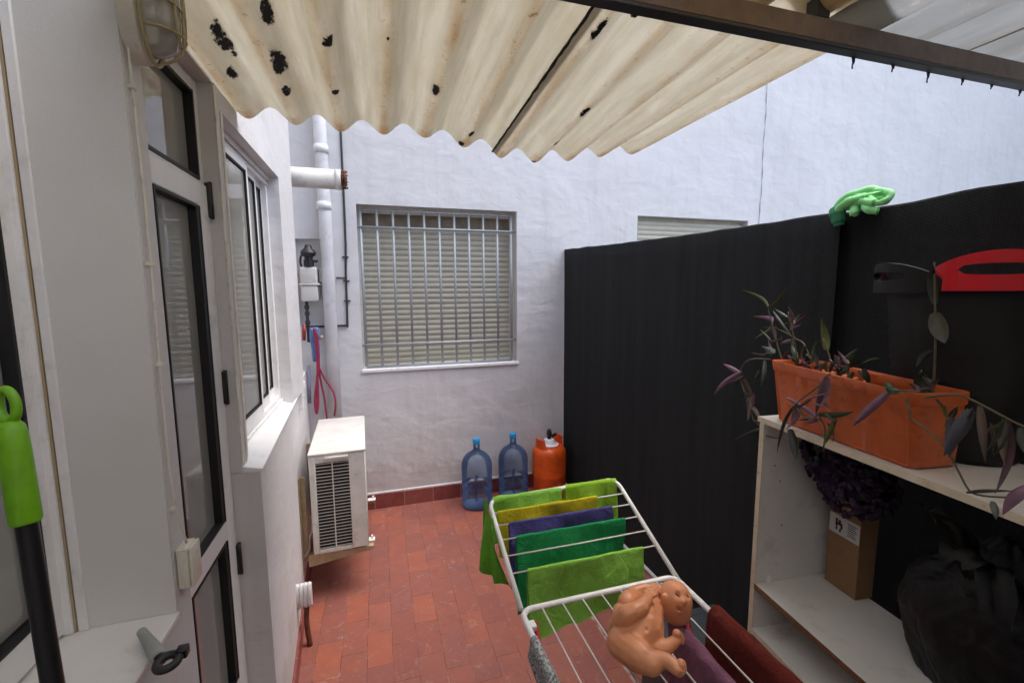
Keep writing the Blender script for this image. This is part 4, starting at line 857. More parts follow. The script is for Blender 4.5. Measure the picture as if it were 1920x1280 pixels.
# ------------------------------------------------------------------ drying rack
RK = thing('clothes_airer', (.66, .9, 0), 'white winged wire clothes airer with its far wing raised, hung with small towels', 'clothes airer')
xl, xr, yb, zr = .385, .938, 1.2, .90
wd = V((0, .928, .372)).normalized()
def W(x, s_): return V((x, yb, zr))+wd*s_
def rrect(P0, ex, ey, w, h, r, k=6):
    out = []
    for (cx, cy, a0) in ((w-r, r, -90), (w-r, h-r, 0), (r, h-r, 90), (r, r, 180)):
        for i in range(k+1):
            a = R(a0+90*i/k); out.append(P0+ex*(cx+r*math.cos(a))+ey*(cy+r*math.sin(a)))
    return out
bm = BM(); tube(bm, rrect(V((xl, -.10, zr)), V((1, 0, 0)), V((0, 1, 0)), xr-xl, yb+.10, .035), .0092, 12, closed=True); obj('frame', bm, M['rack'], RK)
bm = BM()
P = [W(xl, .0)+V((0, 0, .004))]+[W(xl, .40)]+[W(xl+.035*(1-math.cos(R(a))), .400+.040*math.sin(R(a))) for a in (20, 45, 70, 90)]
P2 = [W(xr+.004, -.028)+V((0, 0, .004))]+[W(xr+.012, .41)]+[W(xr+.012-.035*(1-math.cos(R(a))), .410+.045*math.sin(R(a))) for a in (20, 45, 70, 90)]
tube(bm, P+P2[::-1], .0085, 12); obj('wing_frame', bm, M['rack'], RK)
# near wing hanging out of view
bm = BM()
for k, s_ in enumerate((.375, .318, .256, .190, .124)):
    bm2 = BM(); tube(bm2, [W(xl+.002, s_), W((xl+xr)/2, s_)-V((0, 0, .002)), W(xr+.009, s_)], .0027, 6); obj('wire', bm2, M['wire'], RK)
bm.free()
for k in range(7):
    x = .452+.0685*k
    bm = BM(); tube(bm, [(x, yb-.002, zr), (x, .6, zr-.003), (x, -.098, zr)], .0027, 6); obj('wire', bm, M['wire'], RK)
for x in (xl+.03, xr-.03):
    for (ya, yc) in ((1.16, .30), (.10, .98)):
        bm = BM(); dx = .0 if ya > 1 else (.02 if x < .6 else -.02)
        tube(bm, [(x+dx, ya, zr-.012), (x+dx, yc, .012)], .0085, 10); obj('leg', bm, M['red_leg'], RK)
for i_, y_ in ((.03, .30), (.05, .98)):
    bm = BM(); tube(bm, [(xl+i_, y_, .012), (xr-i_, y_, .012)], .0085, 10); obj('foot_bar', bm, M['red_leg'], RK)
for x_ in (xl+.004, xr-.030):
    bm = BM(); box(bm, x_, x_+.026, 1.135, 1.165, .875, .893, .004); obj('joint', bm, M['rack'], RK)

def towel(name, label, mat, x0, x1, P, front, back, seed, r=.008, flare=.012, nx=26, wave=.011, skew=0, cat='towel', group='small towels hung on the airer', ends=None, axis='x', thick=.0035):
    """cloth folded over a bar; P(x) gives the bar point; front side hangs towards -y (or -x)"""
    bm = BM(); g_ = []
    nd = 14
    for i in range(nx+1):
        t = i/nx; x = x0+(x1-x0)*t; c = P(x); row = []
        prof = []
        fl = front(t) if callable(front) else front; bl = back(t) if callable(back) else back
        for j in range(nd+1):
            d = bl*(1-j/nd); prof.append((1, r+d*.03, -d))
        for a in (35, 70, 90, 110, 145): prof.append((0, r*math.cos(R(a)), r*math.sin(R(a))))
        for j in range(nd+1):
            d = fl*j/nd; prof.append((-1, -(r+d*.05), -d))
        for k, (sd, o, h) in enumerate(prof):
            w = wave*(noise.noise(V((t*3.2+seed, h*4, seed*3)))+.5*noise.noise(V((t*9+seed, h*7, sd*5))))*min(1, abs(h)/.05)*2
            w += flare*math.sin(t*9+seed+sd)*min(1, abs(h)/.15)*.5
            sx = skew*abs(h)*(-1 if sd < 0 else .3) + .004*noise.noise(V((h*12, sd+seed, t*2)))*min(1, abs(h)*20)
            hz = h*(1+.035*noise.noise(V((t*4, seed, sd))))
            if abs(h) > .02 and k not in () and (fl if sd < 0 else bl)-abs(h) < .012: w += .0025*sd
            if axis == 'x': row.append(bm.verts.new(c+V((sx, o+w, hz))))
            else: row.append(bm.verts.new(c+V((o+w, sx, hz))))
        g_.append(row)
    for i in range(nx):
        for j in range(len(g_[0])-1): bm.faces.new((g_[i][j], g_[i+1][j], g_[i+1][j+1], g_[i][j+1]))
    bmesh.ops.recalc_face_normals(bm, faces=bm.faces)
    if ends: ends(bm)
    for v in bm.verts: v.co += .0022*noise.noise_vector(v.co*24+V((seed, 0, 0)))
    r_ = bmesh.ops.solidify(bm, geom=list(bm.faces), thickness=thick)
    return tag(obj(name, bm, mat, None, 60), label, cat, group)
def extra(bm):   # the corner of the first towel sliding down outside the left rail
    g2 = []
    for i in range(13):
        t = i/12; top = W(xl-.010+.03*t*(1-t), .438-.16*t)
        row = []
        for j in range(13):
            h = j/12; L_ = .275*(1-.35*t) 
            row.append(bm.verts.new(top+V((-.010-.020*math.sin(h*2.2)+.045*h*t+.020*math.sin(t*12+h*2.5)*(.3+h), -.055*h*t+.01*math.sin(t*9)+.014*math.sin(t*13+h*2)*h, -L_*h+.012*(1-h)+.01*math.sin(t*11)*h))))
        g2.append(row)
    for i in range(12):
        for j in range(12): bm.faces.new((g2[i][j], g2[i+1][j], g2[i+1][j+1], g2[i][j+1]))
towel('towel', 'spring green towel at the far left of the airer, slipping over its corner', M['t_lime2'], .400, .690, lambda x: W(x, .440 if x > .42 else .436), lambda t: .17, .20, 1.3, r=.0115, ends=extra)
towel('towel', 'lime towel over the far end bar, right of the spring green one', M['t_lime'], .712, .944, lambda x: W(x, .448), lambda t: .195, .22, 2.1, r=.0115, wave=.009)
towel('towel', 'mustard yellow towel second from the far end', M['t_yellow'], .405, .822, lambda x: W(x, .377), lambda t: .17, .15, 3.7, r=.006)
towel('towel', 'violet blue towel between the yellow and emerald ones', M['t_purple'], .432, .862, lambda x: W(x, .318), lambda t: .24, .18, 4.2, r=.006)
towel('towel', 'emerald green towel in the middle of the raised wing', M['t_green'], .444, .886, lambda x: W(x, .256), lambda t: .29, .24, 5.9, r=.006)
towel('towel', 'lime green towel hanging nearest on the raised wing', M['t_lime2'], .447, .888, lambda x: W(x, .124), lambda t: .245-.07*t, .20, 6.4, r=.006, wave=.013)
towel('cloth', 'maroon cloth draped over the near right rail of the airer', M['t_maroon'], .30, 1.015, lambda y: V((xr+.006, y, zr+.004)), lambda t: .42, .48, 8.8, r=.026, axis='y', wave=.012, group='larger cloths on the airer', cat='cloth', thick=.005)
towel('cloth', 'mauve cloth hanging below the doll from a middle wire', M['t_mauve'], .55, 1.02, lambda y: V((.8, y, zr+.0)), lambda t: .30, .34, 9.8, r=.020, axis='y', wave=.012, group='larger cloths on the airer', cat='cloth')
towel('cloth', 'mottled grey fluffy cloth over the near left rail', M['t_grey'], .55, 1.075, lambda y: V((xl, y, zr+.003)), lambda t: .05+.22*(1-t), lambda t: .04+.20*(1-t), 7.7, r=.014, axis='y', wave=.010, group='larger cloths on the airer', cat='cloth', thick=.009)

# ------------------------------------------------------------------ doll
CAMP = V((0, 0, 1.88))
CR = V((.957, -.288, -.006)); CU = V((.039, .109, .993)); CF = V((.286, .951, -.115))
bm = BM()
def chain(bm, pts, sub=2):
    for a, b in zip(pts, pts[1:]):
        pa, pb = V(a[:3]), V(b[:3]); L_ = (pb-pa).length; st = max(2, int(L_/(min(a[3], b[3])*.22))+1)
        for k in range(st+1):
            t = k/st; t2 = t*t*(3-2*t); ell(bm, pa.lerp(pb, t), a[3]*(1-t2)+b[3]*t2, sub)
for c in DOLL['chains'].values(): chain(bm, c)
hd = V(DOLL['head']); rot = Matrix((CR, CU, -CF)).transposed()
view = (hd-CAMP).normalized()
ell(bm, hd, (.049, .056, .050), 4, rot); ell(bm, hd-CU*.018+CR*.003, (.045, .050, .046), 4, rot); ell(bm, hd-CU*.026+CR*.002, (.041, .034, .042), 4, rot)
ell(bm, hd+CR*.016-CU*.022-view*.026, (.023, .021, .020), 3, rot)     # cheek towards the viewer
ell(bm, hd-CR*.030+CU*.004-view*.030, (.012, .017, .009), 2, rot)      # ear
bmesh.ops.recalc_face_normals(bm, faces=bm.faces)
def remesh(bm, vs_, it):
    me = bpy.data.meshes.new('tmp'); bm.to_mesh(me); bm.free()
    tmp = link(bpy.data.objects.new('tmp', me))
    md = tmp.modifiers.new('r', 'REMESH'); md.mode = 'VOXEL'; md.voxel_size = vs_; md.use_smooth_shade = True
    sm = tmp.modifiers.new('s', 'SMOOTH'); sm.factor = .5; sm.iterations = it
    dg = bpy.context.evaluated_depsgraph_get(); ev = tmp.evaluated_get(dg)
    out = BM(); out.from_mesh(ev.to_mesh()); bpy.data.objects.remove(tmp); return out
bm = remesh(bm, .0022, 16)
for c_ in DOLL['fingers']: chain(bm, [p[:3]+[p[3]*1.25] for p in c_], 2)
for t in DOLL['toes']: ell(bm, t[:3], t[3]*1.25, 2)
bm = remesh(bm, .0014, 2)
from mathutils.bvhtree import BVHTree
bvh = BVHTree.FromBMesh(bm)
def onskin(p): 
    d = (V(p)-CAMP).normalized(); h, nrm, i, ds = bvh.ray_cast(CAMP, d); return (h, nrm) if h else (V(p), -d)
# press in the eye sockets, the mouth, the navel and creases; raise the nose
feat = [('eye1', -.0055, .0085), ('eye2', -.0050, .008), ('mouth', -.0070, .0065), ('navel', -.004, .005), ('nose', .0095, .0085), ('mouthl', .0050, .0060), ('mouthu', .0045, .0065), ('brow', .0025, .010)]
pos = {k: onskin(DOLL[k]) for k, _, _ in feat}
for v in bm.verts:
    d = V((0, 0, 0))
    for k, a, r_ in feat:
        p, nrm = pos[k]; q = (v.co-p).length
        if q < r_*2.5: d += nrm*a*math.exp(-(q/r_)**2)
    v.co += d
bvh = BVHTree.FromBMesh(bm)
doll = thing('baby_doll', (.86, 1.05, .905), 'naked peach vinyl baby doll lying curled on the airer wires', 'doll')
for f in bm.faces: f.smooth = True
obj('body', bm, M['skin'], doll)
def mark(name, c, pts, r_, mat):
    bm = BM(); P = []
    base = V(DOLL[c])
    for (a, b) in pts:
        h, nrm = onskin(base+CR*a+CU*b); P.append(h+nrm*.0002)
    tube(bm, P, [r_*.5]+[r_]*(len(P)-2)+[r_*.5], 8); obj(name, bm, mat, doll)
mark('eye', 'eye1', [(-.006, .004), (-.002, 0), (.003, -.0035), (.007, -.005)], .0022, M['eye'])
mark('eye', 'eye2', [(-.004, .002), (0, -.001), (.004, -.003)], .0019, M['eye'])
mark('mouth', 'mouth', [(-.007, .004), (-.003, .0005), (.002, -.001), (.006, -.004)], .0032, M['lips'])

# ------------------------------------------------------------------ shelving unit on the right
SH = thing('shelf_unit', (1.285, 1.197, 0), 'white melamine shelving unit standing against the netting, open towards the patio', 'shelf')
SM = Matrix(((-.101, .995, 0, 1.285), (-.995, -.101, 0, 1.197), (0, 0, 1, 0), (0, 0, 0, 1)))
LEN, DEP, TH = 1.02, .335, .018
bm = BM(); box(bm, -TH, 0, .002, DEP, 0, 1.4105, .001, 1, SM); obj('side_panel', bm, M['melamine'], SH)
bm = BM(); box(bm, LEN, LEN+TH, .002, DEP, 0, 1.4105, .001, 1, SM); obj('side_panel', bm, M['melamine'], SH)
for q0, q1 in ((-TH-.001, .001), (LEN-.001, LEN+TH+.001)):
    bm = BM(); box(bm, q0, q1, -.0005, .0018, 0, 1.4105, 0, 1, SM); obj('edge_band', bm, M['melamine_edge'], SH)
for zt, em in ((1.429, 'melamine_edge'), (.805, 'chip'), (.627, 'melamine_edge'), (.12, 'chip')):
    bm = BM(); top = zt > 1.4
    a0, a1 = (-TH-.006, LEN+TH+.006) if top else (.0005, LEN-.0005)
    box(bm, a0, a1, .001 if not top else -.004, DEP, zt-TH, zt, .001, 1, SM); shf = obj('shelf', bm, M['melamine'], SH)
    bm = BM(); box(bm, a0, a1, (-.0065 if top else -.0015), (-.0042 if top else .0008), zt-TH-.0005, zt+.0003, 0, 1, SM); obj('edge', bm, M[em], shf)
for (yy, zz) in ((.055, 1.25), (.08, 1.19), (.10, 1.02)):
    bm = BM(); tube(bm, [SM @ V((-.0005, yy, zz)), SM @ V((.0012, yy, zz))], .0028, 8); obj('peg_hole', bm, M['black'], SH)
for y0_, y1_, z1_ in ((.05, .062, .83), (.25, .262, .815)):
    bm = BM(); box(bm, .0005, .012, y0_, y1_, .8055, z1_, .002, 1, SM); obj('shelf_peg', bm, M['sill'], SH)

# planter
pl = thing('planter', (1.3, .93, 1.43), 'orange plastic window box planter on top of the shelving unit', 'planter')
rim = [V((1.300, 1.203, 1.634)), V((1.190, .700, 1.634)), V((1.340, .668, 1.634)), V((1.448, 1.165, 1.634))]
bas = [V((1.300, 1.165, 1.4305)), V((1.252, .722, 1.4305)), V((1.388, .704, 1.4305)), V((1.428, 1.14, 1.4305))]
def loop(Q, grow=0, z=None, rr=.12, n=8):
    c = sum(Q, V((0, 0, 0)))/4; out = []
    for i in range(4):
        p0, p, p1 = Q[i-1], Q[i], Q[(i+1) % 4]
        a = p+(p0-p).normalized()*.022; b = p+(p1-p).normalized()*.022
        for k in range(n+1):
            t = k/n; q = a*(1-t)**2+p*2*t*(1-t)+b*t*t; out.append(q)
        L_ = (p1-p).length; m = int(L_/.012)
        for k in range(1, m): 
            t = k/m; out.append((p+(p1-p).normalized()*.022).lerp(p1+(p-p1).normalized()*.022, t))
    res = []
    for q in out:
        d = (q-c); d.z = 0; q2 = q+d.normalized()*grow
        if z is not None: q2.z = z
        res.append(q2)
    return res
def lerpQ(t, g=0): return [b.lerp(r_, t) for b, r_ in zip(bas, rim)]
bm = BM(); rings = []
def matched(Q, grow, z=None):
    # same vertex count for every ring: sample by parameter from the rim loop
    ref = loop(rim); out = []
    c = sum(Q, V((0, 0, 0)))/4
    # bilinear map from rim quad to Q
    for (s_, t_) in PARAM:
        q = (Q[0]*(1-s_)+Q[1]*s_)*(1-t_)+(Q[3]*(1-s_)+Q[2]*s_)*t_
        d = (q-c); d.z = 0; q = q+d.normalized()*grow
        if z is not None: q.z = z
        out.append(q)
    return out
PARAM = []
def rounded(n=7, r1=.055, r2=.17):
    out = []
    for (cs, ct, a0) in ((r1, r2, 180), (1-r1, r2, 270), (1-r1, 1-r2, 0), (r1, 1-r2, 90)):
        for k in range(n+1):
            a = R(a0+90*k/n); out.append((cs+r1*math.cos(a), ct+r2*math.sin(a)))
    fin = []
    for i, (p, q) in enumerate(zip(out, out[1:]+out[:1])):
        fin.append(p); L_ = math.hypot((q[0]-p[0])*.5, (q[1]-p[1])*.16); m = int(L_/.012)
        for k in range(1, m): fin.append((p[0]+(q[0]-p[0])*k/m, p[1]+(q[1]-p[1])*k/m))
    return fin
PARAM = rounded()
spec = [(0, -.012, 1.4305), (0, 0, 1.436), (.04, .0, None), (.30, .0, None), (.60, 0, None), (.84, 0, None), (.85, .004, None), (.97, .006, None), (1, .004, None), (1, -.004, None), (.97, -.009, None), (.85, -.009, None), (.80, -.008, None)]
rings = []
for t, g_, z in spec:
    ring = matched(lerpQ(t), g_, z)
    if 0 < t < .84 and g_ == 0:   # panelled sides
        c = sum(lerpQ(t), V((0, 0, 0)))/4
        for i, q in enumerate(ring):
            s_, t_ = PARAM[i]
            if t_ < .02 or t_ > .98:
                u = (s_*4) % 1
                d = (q-c); d.z = 0
                if .14 < u < .86 and .03 < t < .7: ring[i] = q+V((.97, -.2, 0)).normalized()*(.006 if t_ < .5 else -.006)
    rings.append([bm.verts.new(q) for q in ring])
for A_, B_ in zip(rings, rings[1:]):
    for k in range(len(A_)): bm.faces.new((A_[k], A_[(k+1) % len(A_)], B_[(k+1) % len(A_)], B_[k]))
bm.faces.new(rings[0][::-1])
pot = obj('pot', bm, M['orange_pot'], pl, 40)
bm = BM(); q = matched(lerpQ(.80), -.0085); c = sum(q, V((0, 0, 0)))/len(q)
cv = bm.verts.new(c); vv = [bm.verts.new(p) for p in q]
for i in range(len(vv)): bm.faces.new((vv[i], vv[(i+1) % len(vv)], cv))
bmesh.ops.subdivide_edges(bm, edges=list(bm.edges), cuts=2, use_grid_fill=True)
for v in bm.verts: v.co.z += .006*noise.noise(v.co*40)-.004
obj('soil', bm, M['soil'], pl)
bm = BM(); random.seed(5)
for k in range(26):
    s_ = random.uniform(.18, .52); t_ = random.uniform(.2, .8); Q = lerpQ(.84)
    q = (Q[0]*(1-s_)+Q[1]*s_)*(1-t_)+(Q[3]*(1-s_)+Q[2]*s_)*t_
    ell(bm, q+V((0, 0, random.uniform(-.004, .010))), (random.uniform(.006, .012), random.uniform(.006, .010), random.uniform(.006, .010)), 2)
tag(obj('clay_pebbles', bm, M['clay'], pl, 60), kind='stuff')

# plants
def leaf(bm, a, b, w, ci, seed):
    a, b = V(a), V(b); L_ = (b-a).length; ax = (b-a).normalized()
    vw = ((a+b)/2-CAMP).normalized()
    side = ax.cross(vw).normalized(); nrm = side.cross(ax).normalized()
    rnd = random.Random(seed); tw = rnd.uniform(-.7, .7)
    side, nrm = side*math.cos(tw)+nrm*math.sin(tw), nrm*math.cos(tw)-side*math.sin(tw)
    side_w = w/2/max(.55, abs(math.cos(tw)))
    droop = rnd.uniform(.05, .20)*L_*(1 if rnd.random() < .7 else -1)
    n = 9; rows = []
    for i in range(n+1):
        t = i/n; wd_ = math.sin(math.pi*min(1, t*.86+.14))**.8*(1-.25*t)
        if i == n: wd_ = .03
        c = a+ax*L_*t+nrm*droop*math.sin(math.pi*t)+V((0, 0, -abs(droop)*t*t*.5))
        rows.append([bm.verts.new(c+side*side_w*wd_*k+nrm*(abs(k)*side_w*.75*wd_)) for k in (-1, -.5, 0, .5, 1)])
    for A_, B_ in zip(rows, rows[1:]):
        for k in range(4):
            f = bm.faces.new((A_[k], A_[k+1], B_[k+1], B_[k])); f.smooth = True; f.material_index = ci
PLAB = dict(clump='bushy purple and olive leaved plant rooted at the far end of the orange planter',
            left='trailing purple leaved shoot hanging off the far end of the orange planter',
            front='purple leaved shoots hanging down the front of the orange planter',
            tall='tall single stemmed shoot with broad grey leaves rising from the orange planter',
            right='long drooping shoot with slate and brown leaves at the near end of the orange planter')
for i, (k, d) in enumerate(PLANTS.items()):
    p0 = V(d['stems'][0][0][0])
    t = thing('trailing_plant', p0, PLAB[k], 'plant', 'trailing plants in the orange planter')
    for pts, r_ in d['stems']: 
        bm = BM(); sp = smoothpath(pts, 4); tube(bm, sp, [r_*(1-.4*q/len(sp)) for q in range(len(sp))], 7); obj('stem', bm, M['stem'], t)
    bm = BM()
    for j, (a, b, w, c) in enumerate(d['leaves']): leaf(bm, a, b, w*.82, LN.index(c), i*100+j)
    obj('leaves', bm, None, t, mats=LM)

# tubs
def tub(name, c, r0, r1, z0, z1, mat, label, handles, thick=.006, ribs=True, tilt=0):
    t = thing(name, (c[0], c[1], z0), label, 'tub', 'rubber tubs nested on the shelving unit')
    c3 = V((c[0], c[1], 0)); bm = BM(); prof = []
    n = 30
    for i in range(n+1):
        q = i/n; r_ = r0+(r1-r0)*q+(.0018*math.sin(q*80) if ribs and .08 < q < .85 else 0)
        prof.append((r_, z0+(z1-z0)*q))
    prof[0] = (r0-.006, z0); prof.insert(1, (r0, z0+.008))
    prof += [(r1+.009, z1-.004), (r1+.010, z1+.004), (r1+.002, z1+.007), (r1-thick, z1+.002), (r1-thick-.002, z1-.02), (r0-thick, z0+.012), (.002, z0+.012)]
    lathe(bm, c3, prof, 64); obj('body', bm, mat, t, 35)
    for ang, span, hh in handles:
        bm = BM(); R_ = r1+.002; rows = []; N_ = 30
        for i in range(N_+1):
            q = i/N_; a = R(ang-span/2+span*q); e = math.sin(math.pi*q)
            top = z1+.012+hh*e**.62
            s0, s1 = (.32, .72)
            slot = .27 < q < .73
            k = math.sin(math.pi*(q-.27)/.46) if slot else 0
            k = k**.22 if k > 0 else 0
            zm = z1+.012+(hh)*.46
            lo, hi = zm-hh*.17*k, zm+hh*.17*k+.0001
            rows.append([[V(((R_+dr+.03*e)*math.cos(a)+c[0], (R_+dr+.03*e)*math.sin(a)+c[1], z)) for dr in (-.007, .007)] for z in (z1-.002, min(lo, top-.008), min(hi, top-.004), top)])
        def quadbar(j0, j1):
            vs = [[bm.verts.new(r_[j][k]) for j in (j0, j1) for k in (0, 1)] for r_ in rows]
            for A_, B_ in zip(vs, vs[1:]):
                for (p, q) in ((0, 1), (1, 3), (3, 2), (2, 0)): bm.faces.new((A_[p], A_[q], B_[q], B_[p]))
            bm.faces.new((vs[0][0], vs[0][1], vs[0][3], vs[0][2])); bm.faces.new((vs[-1][0], vs[-1][2], vs[-1][3], vs[-1][1]))
        quadbar(0, 1); quadbar(2, 3)
        for (i0, i1) in ((0, 8), (22, 30)):
            vs = [[bm.verts.new(rows[i][j][k]+(rows[i][j][k]-V((c[0], c[1], rows[i][j][k].z))).normalized()*(-.001 if k == 0 else .001)) for j in (0, 3) for k in (0, 1)] for i in range(i0, i1+1)]
            for A_, B_ in zip(vs, vs[1:]):
                for (p, q) in ((0, 1), (1, 3), (3, 2), (2, 0)): bm.faces.new((A_[p], A_[q], B_[q], B_[p]))
            bm.faces.new((vs[-1][0], vs[-1][2], vs[-1][3], vs[-1][1])); bm.faces.new((vs[0][0], vs[0][1], vs[0][3], vs[0][2]))
        obj('handle', bm, mat, t, 50)
TC = (1.518, .788)
tub('rubber_tub', TC, .125, .172, 1.43, 1.868, M['tub'], 'large black ribbed rubber tub standing behind the orange planter', [(150, 92, .068), (-30, 92, .045)])
tub('rubber_tub', (TC[0]-.002, TC[1]), .100, .158, 1.50, 1.874, M['tub_red'], 'bright red rubber tub nested inside the black tub', [(-138, 96, .080), (42, 96, .022)], ribs=False)

# bag, box, fluff, packet
def onSM(x, y, z): return SM @ V((x, y, z))
bg = thing('bin_bag', onSM(.50, .16, .806), 'full black bin bag tied at the top on the middle shelf', 'bag')
bm = BM(); b = bmesh.new(); bmesh.ops.create_icosphere(b, subdivisions=6, radius=1)
for v in b.verts:
    p = v.co.copy()
    r_ = 1+.08*noise.noise(p*1.8)+.03*noise.noise(p*5)
    a = math.atan2(p.y, p.x); r_ += .018*math.sin(a*9+3*p.z+2*noise.noise(p*2))*max(0, p.z+.1)**.5
    ridge = abs(noise.noise(p*3.1)); r_ -= .022*(1-min(1, ridge*6)); r_ -= .016*(1-min(1, abs(noise.noise(p*6.5+V((4, 1, 2))))*7))
    q = p*r_; q = V((q.x*.225, q.y*.118, q.z*.262))
    if q.z < -.150: q.z = -.150-(q.z+.150)*.02; q.x *= 1.0; q.y *= 1.0
    if p.z < .2: q.y *= 1-.34*min(1, (.2-p.z)); q.x *= 1-.16*min(1, (.2-p.z))
    if p.z > .75: 
        k = (p.z-.75)/.25; q.x *= 1-.45*k; q.y *= 1-.45*k; q.z += .05*k
    v.co = q
bmesh.ops.transform(b, matrix=SM @ Matrix.Translation((.555, .230, .957)), verts=b.verts); join(bm, b)
obj('bag_body', bm, M['bag'], bg, 180)
bm = BM(); b = bmesh.new()   # gathered neck of the bag and two flat film ears
for kx, (dx, dy, dz) in enumerate(((.10, -.02, -.05), (-.05, -.01, .03), (.03, -.03, .0))):
    g2 = []
    base_ = (.57, .10, 1.19); 
    for i in range(11):
        t = i/10; row = []
        for j in range(7):
            u = (j/6-.5)*(.02+.075*math.sin(math.pi*min(1, t*.75+.1)))
            p = onSM(base_[0]+dx*t*1.1+u, base_[1]-.085*t+dy*t+.012*math.sin(j*2.3+t*4+kx), base_[2]+.13*math.sin(t*2.2)*(1 if kx != 2 else .8)+dz*t*t*2+.006*math.sin(j*1.7+kx))
            row.append(bm.verts.new(p))
        g2.append(row)
    for i in range(10):
        for j in range(6): bm.faces.new((g2[i][j], g2[i+1][j], g2[i+1][j+1], g2[i][j+1]))
ell(bm, onSM(.57, .14, 1.18), (.055, .055, .04), 3)
for v in bm.verts: v.co += .010*noise.noise_vector(v.co*28)
obj('knot', bm, M['bag'], bg, 180)
cb = thing('cardboard_box', onSM(.09, .3, .8055), 'tall brown cardboard box with a white sticker at the far end of the middle shelf', 'box')
bm = BM(); box(bm, .030, .150, .272, .345, .806, 1.16, .0015, 1, SM); obj('carton', bm, M['card'], cb)
bm = BM(); box(bm, .034, .148, .2705, .2718, 1.005, 1.075, 0, 1, SM); stk = obj('sticker', bm, M['paper'], cb)
bm = BM()   # dark figure and small print
for (a0, a1, b0, b1) in ((.058, .066, 1.035, 1.062), (.064, .084, 1.040, 1.050), (.078, .085, 1.028, 1.045), (.060, .066, 1.020, 1.034), (.070, .078, 1.050, 1.060), (.074, .080, 1.016, 1.028)):
    box(bm, a0, a1, .2696, .2704, b0, b1, 0, 1, SM)
for k in range(7): box(bm, .104+.002*(k % 2), .138-.003*(k % 3), .2697, .2704, 1.018+k*.0072, 1.0205+k*.0072, 0, 1, SM)
obj('print', bm, M['black'], stk)
bm = BM(); random.seed(11)
for k in range(420):
    a = random.uniform(0, 2*math.pi); h = random.uniform(-1, 1); rr = math.sqrt(1-h*h)
    fx = rr*math.cos(a); lump = 1+.35*noise.noise(V((fx*1.7, rr*math.sin(a)*1.7, h*1.7)))
    p = onSM(.155+.150*fx*lump, .205+.085*rr*math.sin(a)*lump, 1.262-.045*fx-.02*h*fx+.098*h*lump)
    d = V((random.gauss(0, 1), random.gauss(0, 1), random.gauss(0, 1))).normalized()
    tube(bm, [p-d*.010, p+d*.004+V((0, 0, .003)), p+d*.014], [.0065, .0085, .006], 7)
ell(bm, onSM(.14, .215, 1.255), (.070, .105, .070), 3)
for v in bm.verts: pass
tag(obj('duster', bm, M['purple_fl'], None, 180), 'dark purple fluffy duster stuffed under the top shelf above the carton', 'duster')
bm = BM(); b = bmesh.new(); bmesh.ops.create_icosphere(b, subdivisions=4, radius=1)
for v in b.verts: p = v.co.copy(); q = p*(1+.25*noise.noise(p*2.5)); v.co = V((q.x*.05, q.y*.035, max(q.z, -.8)*.035))
bmesh.ops.transform(b, matrix=SM @ Matrix.Translation((.705, .12, .834)), verts=b.verts); join(bm, b)
tag(obj('packet', bm, M['yellowgreen'], None, 180), 'crumpled yellow green packet beside the black bag at the right edge', 'packet')

# slate storage box on the floor
sb = thing('storage_box', (1.3, 1.5, 0), 'slate grey plastic storage box on the floor beyond the doll', 'storage box')
bm = BM(); box(bm, 1.10, 1.50, 1.30, 1.62, .002, .33, .02, 4); obj('body', bm, M['slate'], sb, 40)
bm = BM(); box(bm, 1.085, 1.515, 1.285, 1.635, .331, .362, .012, 3); box(bm, 1.13, 1.47, 1.33, 1.59, .3625, .370, .006, 2); obj('lid', bm, M['slate'], sb, 40)

# rubber glove on the fence
gv = thing('rubber_glove', (1.69, 1.2, 2.16), 'pale green rubber glove lying crumpled over the fence top', 'glove')
bm = BM(); GX = 1.676
def gt(pts, r_, flat=1): 
    tube(bm, smoothpath([(GX+x, y, z) for x, y, z in pts], 5), [q*1.35 for q in r_] if isinstance(r_, list) else [r_*1.35*(1+.12*math.sin(i*.9)) for i in range((len(pts)-1)*5+1)], 12)
b = bmesh.new(); bmesh.ops.create_icosphere(b, subdivisions=4, radius=1)
for v in b.verts:
    p = v.co.copy(); q = p*(1+.22*noise.noise(p*2.3+V((3, 0, 0)))+.10*math.sin(p.z*9+p.y*3)); v.co = V((q.x*.040, q.y*.078, q.z*.030))
bmesh.ops.transform(b, matrix=Matrix.Translation((GX+.004, 1.205, 2.192)), verts=b.verts); join(bm, b)
gt([(-.01, 1.285, 2.168), (-.022, 1.262, 2.198), (-.016, 1.225, 2.214), (0, 1.185, 2.222), (.01, 1.15, 2.212)], .0115)
gt([(-.02, 1.278, 2.158), (-.034, 1.25, 2.180), (-.034, 1.215, 2.192), (-.024, 1.175, 2.196)], .0105)
gt([(-.02, 1.20, 2.190), (-.034, 1.165, 2.178), (-.036, 1.135, 2.168)], .010)
gt([(0, 1.17, 2.215), (.0, 1.135, 2.210), (-.01, 1.105, 2.192), (-.024, 1.108, 2.172), (-.030, 1.135, 2.168), (-.028, 1.155, 2.185), (-.012, 1.16, 2.200)], .0085)
gt([(-.02, 1.175, 2.170), (-.036, 1.165, 2.156), (-.036, 1.145, 2.146), (-.030, 1.128, 2.140)], .0095)
gt([(-.02, 1.21, 2.165), (-.032, 1.205, 2.150), (-.030, 1.198, 2.136)], [.012]*8+[.006]*3)
obj('fingers', bm, M['glove'], gv, 180)
bm = BM(); 
gt([(-.012, 1.283, 2.170), (-.020, 1.275, 2.15), (-.020, 1.270, 2.13), (-.018, 1.268, 2.112)], [.020]*6+[.017]*6+[.013]*4)
obj('cuff', bm, M['glove_in'], gv, 180)

